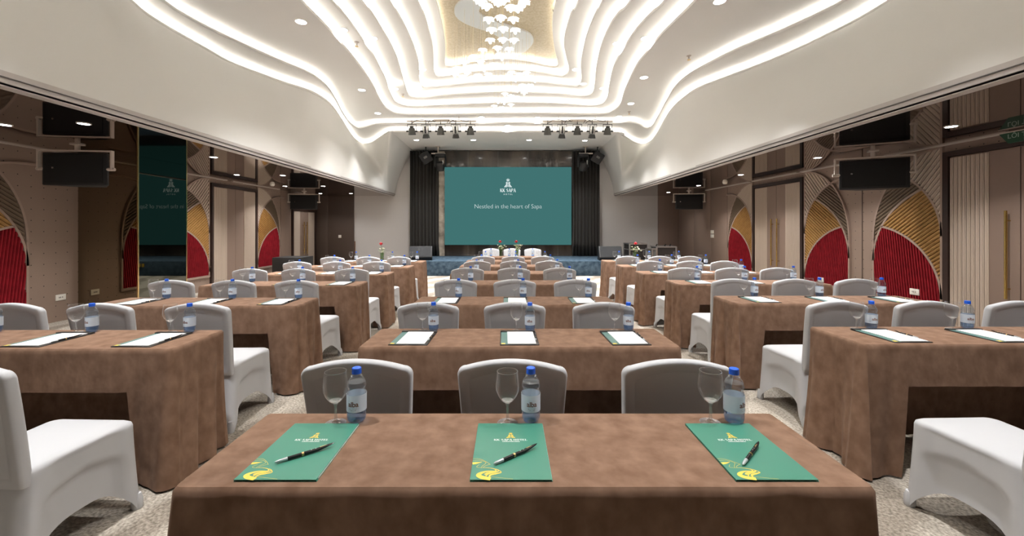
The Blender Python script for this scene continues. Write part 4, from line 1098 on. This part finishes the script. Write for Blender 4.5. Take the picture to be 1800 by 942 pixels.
# ------------------------------------------------------------------ lay out the rows
ZT = TH + .008          # top of the cloth
COLS = {
    'centre': ([1.467, 2.70, 3.96, 5.20, 6.35, 7.46, 8.55], [.041, .065, .06, .06, .06, .06, .06]),
    'left': ([None, 2.664, 3.905, 5.11, 6.23, 7.32, 8.40], [None, -2.74, -2.70, -2.645, -2.625, -2.57, -2.57]),
    'right': ([None, 2.752, 4.013, 5.228, 6.35, 7.46, 8.55], [None, 2.92, 2.905, 2.905, 2.865, 2.865, 2.84]),
}
CHX = {   # chair centre lines: row -> x positions (world), chairs standing just beyond that row's table
    ('centre', 1): (-.593, .025, .66), ('centre', 2): (-.547, .053, .66), ('centre', 3): (-.522, .070, .675), ('centre', 4): (-.525, .083, .675), ('centre', 5): (-.487, .083, .640), ('centre', 6): (-.460, .094, .625),
    ('left', 2): (-3.38, -2.79, -2.125), ('left', 3): (-3.33, -2.70, -2.08), ('left', 4): (-3.28, -2.65, -1.99), ('left', 5): (-3.24, -2.62, -2.01), ('left', 6): (-3.16, -2.51, -1.95),
    ('right', 2): (2.31, 2.95, 3.58), ('right', 3): (2.285, 2.90, 3.52), ('right', 4): (2.30, 2.91, 3.48), ('right', 5): (2.22, 2.84, 3.40), ('right', 6): (2.19, 2.78, 3.33),
}
SEAT = ['left', 'middle', 'right']
rj = random.Random(11)
def col_no(c, r): return r if c == 'centre' else r - 1
for c, (ys, xs) in COLS.items():
    for r in range(1, 8):
        if ys[r - 1] is None: continue
        yr, cx = ys[r - 1], xs[r - 1]; yc = yr - TD / 2; no = ORD[col_no(c, r)]
        where = f'{no} table of the {c} column'
        o = link('tablecloth', CLO[(r + len(c)) % 3]); o.location = (cx, yc, 0)
        tag(o, f'brown suede cloth draped over the {where}', 'tablecloth', 'brown tablecloths')
        TP.put(f'folding table under the brown cloth, {where}', (cx, yc, 0), 0, 'folding tables')
        for k in range(3):
            sx = cx + (-.62, 0, .62)[k]; seat = SEAT[k]
            bx, by = sx + .086 + rj.uniform(-.012, .012), yr - .065 + rj.uniform(-.006, .006)
            gx, gy = sx - .005 + rj.uniform(-.012, .012), yr - .07 + rj.uniform(-.006, .006)
            brz = rj.uniform(-.5, .35)
            if (c, r) == ('centre', 1):
                bx, by = ((-.518, 1.402), (.078, 1.402), (.769, 1.394))[k]; gx, gy = ((-.583, 1.385), (-.002, 1.387), (.687, 1.39))[k]; brz = (.0, .05, .55)[k]
            if c == 'left': bx += .02
            if (c, r, k) == ('left', 7, 1): bx, gx = -2.35, -2.44
            BT.put(f'blue-capped water bottle at the {seat} seat, {where}', (bx, by, ZT), brz, 'water bottles')
            WG.put(f'empty wine glass at the {seat} seat, {where}', (gx, gy, ZT), 0, 'wine glasses')
            if (c, r) == ('centre', 1):
                fx = ((-.606, 1.2195), (.0085, 1.2195), (.7015, 1.2195))[k]
                FD.put(f'closed green folder with gold emblem at the {seat} seat of the nearest table', (fx[0], fx[1], ZT), (0, .0, -.0)[k], 'green folders')
                a, b = (((-.656, 1.127), (-.522, 1.228)), ((-.051, 1.119), (.087, 1.224)), ((.639, 1.119), (.752, 1.231)))[k]
                PN.put(f'black pen with gold ring lying on the {seat} green folder', ((a[0] + b[0]) / 2, (a[1] + b[1]) / 2, ZT + .0062), math.atan2(b[1] - a[1], b[0] - a[0]), 'black pens')
            elif r <= 3 or c != 'centre':
                px = sx + (.0 if c == 'centre' else .03) + rj.uniform(-.01, .01); py = yr - .245
                PD.put(f'dark writing pad with white sheets at the {seat} seat, {where}', (px, py, ZT), rj.uniform(-.02, .02), 'writing pads')
                if r <= 3: PN.put(f'black pen on the writing pad at the {seat} seat, {where}', (px + .101, py - .01, ZT + .0052), 1.5 + rj.uniform(-.05, .05), 'black pens')
for (c, r), xs in CHX.items():
    yr = COLS[c][0][r - 1]
    for k, x in enumerate(xs):
        CH.put(f'white-covered chair, {SEAT[k]} of three, drawn up to the {ORD[col_no(c, r + 1)]} table of the {c} column', (x, yr + min(.415, COLS[c][0][r] - TD - yr - .33), 0), rj.uniform(-.04, .04), 'white-covered banquet chairs')
CH.put('white-covered chair cut off by the left edge of the photo', (-2.09, 1.84, 0), -.03, 'white-covered banquet chairs')
CH.put('white-covered chair cut off by the right edge of the photo', (2.265, 1.86, 0), .03, 'white-covered banquet chairs')

# head table in front of the stage
hx, hyr = .06, 9.74
o = link('tablecloth', CLH); o.location = (hx, hyr - TD / 2, 0); tag(o, 'brown suede cloth over the head table before the stage', 'tablecloth', 'brown tablecloths')
TPH.put('folding table under the cloth of the head table', (hx, hyr - TD / 2, 0), 0, 'folding tables')
for k, px in enumerate((863, 900, 937)):
    CH.put(f'white-covered chair facing the room behind the head table, {SEAT[k]}', ((px - 893) / 720 * 10.2, 10.07, 0), PI, 'white-covered banquet chairs')
for k, (b, g) in enumerate(((-.40, -.30), (.03, .10), (.58, .68))):
    BT.put(f'blue-capped water bottle on the head table, {SEAT[k]}', (b + hx - .06, hyr - .12, ZT), 0, 'water bottles')
    WG.put(f'empty wine glass on the head table, {SEAT[k]}', (g + hx - .06, hyr - .16, ZT), 0, 'wine glasses')

# ------------------------------------------------------------------ flower vases
def vase(label, loc, seed, bushy):
    rn = random.Random(seed); t = thing('flower_vase', label, 'vase', loc)
    MB().lathe([(0, .004), (.036, .003), (.040, .01), (.036, .06), (.040, .12), (.046, .155), (.043, .155), (.036, .12), (.033, .06), (.034, .012)], 20).build('glass_vase', 'vase', t, smooth=True)
    top = Vector((rn.uniform(-.03, .03), 0, .33))
    MB().tube([(0, 0, .01), (.005, 0, .2), top], .004, 6).build('stem', 'leaf', t, smooth=True)
    mb = MB()
    for lay, (r, h) in enumerate(((.018, .045), (.030, .04), (.040, .028))):
        for k in range(5):
            a = 2 * PI * k / 5 + lay * .5; d = Vector((math.cos(a), math.sin(a), 0)); n = Vector((-d.y, d.x, 0))
            p = [top + d * .004 - Vector((0, 0, .012)), top + d * r * .9 + n * r * .6 + Vector((0, 0, h * .35)), top + d * r * 1.05 + Vector((0, 0, h * .75)), top + d * r * .9 - n * r * .6 + Vector((0, 0, h * .35))]
            mb.add(p, [(0, 1, 2, 3)])
    mb.lathe([(0, -.02), (.022, -.008), (.03, .015), (.022, .035), (.008, .042), (0, .04)], 10, tuple(top))
    mb.build('red_rose', 'rose', t, smooth=True)
    nf = 16 if bushy else 5
    for k in range(nf):
        a = rn.uniform(0, 2 * PI); r = rn.uniform(.02, .11 if bushy else .06); z = rn.uniform(.17, .27)
        c = Vector((r * math.cos(a) + (.03 if bushy else 0), r * math.sin(a) * .6, z))
        MB().tube([(0, 0, .05), c * .6 + Vector((0, 0, .05)), c], .0022, 5).build('stem', 'leaf', t)
        mb = MB()
        for q in range(6):
            b = 2 * PI * q / 6; d = Vector((math.cos(b), math.sin(b), .5)); n = Vector((-math.sin(b), math.cos(b), 0))
            mb.add([c, c + d * .014 + n * .011, c + d * .027, c + d * .014 - n * .011], [(0, 1, 2, 3)])
        mb.lathe([(0, -.008), (.010, 0), (.006, .01), (0, .012)], 8, tuple(c)); mb.build('white_blossom', 'petal', t)
    for k in range(9):
        a = rn.uniform(0, 2 * PI); z = rn.uniform(.14, .24); c = Vector((.02 * math.cos(a), .02 * math.sin(a), z)); d = Vector((math.cos(a), math.sin(a) * .6, .25)); n = Vector((-math.sin(a), math.cos(a), 0))
        MB().add([c, c + d * .035 + n * .016, c + d * .08, c + d * .035 - n * .016], [(0, 1, 2, 3)]).build('leaf', 'leaf', t)
vase('slim vase with red rose on the last left table', (-2.57, 8.355, ZT), 1, False)
vase('slim vase with red rose and white blooms on the last right table', (2.62, 8.50, ZT), 2, True)
vase('bushy vase of white flowers and red rose on head table, left', (-.17, 9.66, ZT), 3, True)
vase('slim vase with red rose on head table, right', (.21, 9.66, ZT), 4, True)
# power cable on the carpet by the left table
cb = MB().tube(catmull([(-1.35, 3.55, .006), (-1.28, 3.30, .006), (-1.12, 3.18, .006), (-.98, 3.24, .006), (-.86, 3.22, .006)], 6, False), .006, 6).build('power_cable', 'black', None, smooth=True)
tag(cb, 'thin black power cable trailing on the carpet', 'cable')
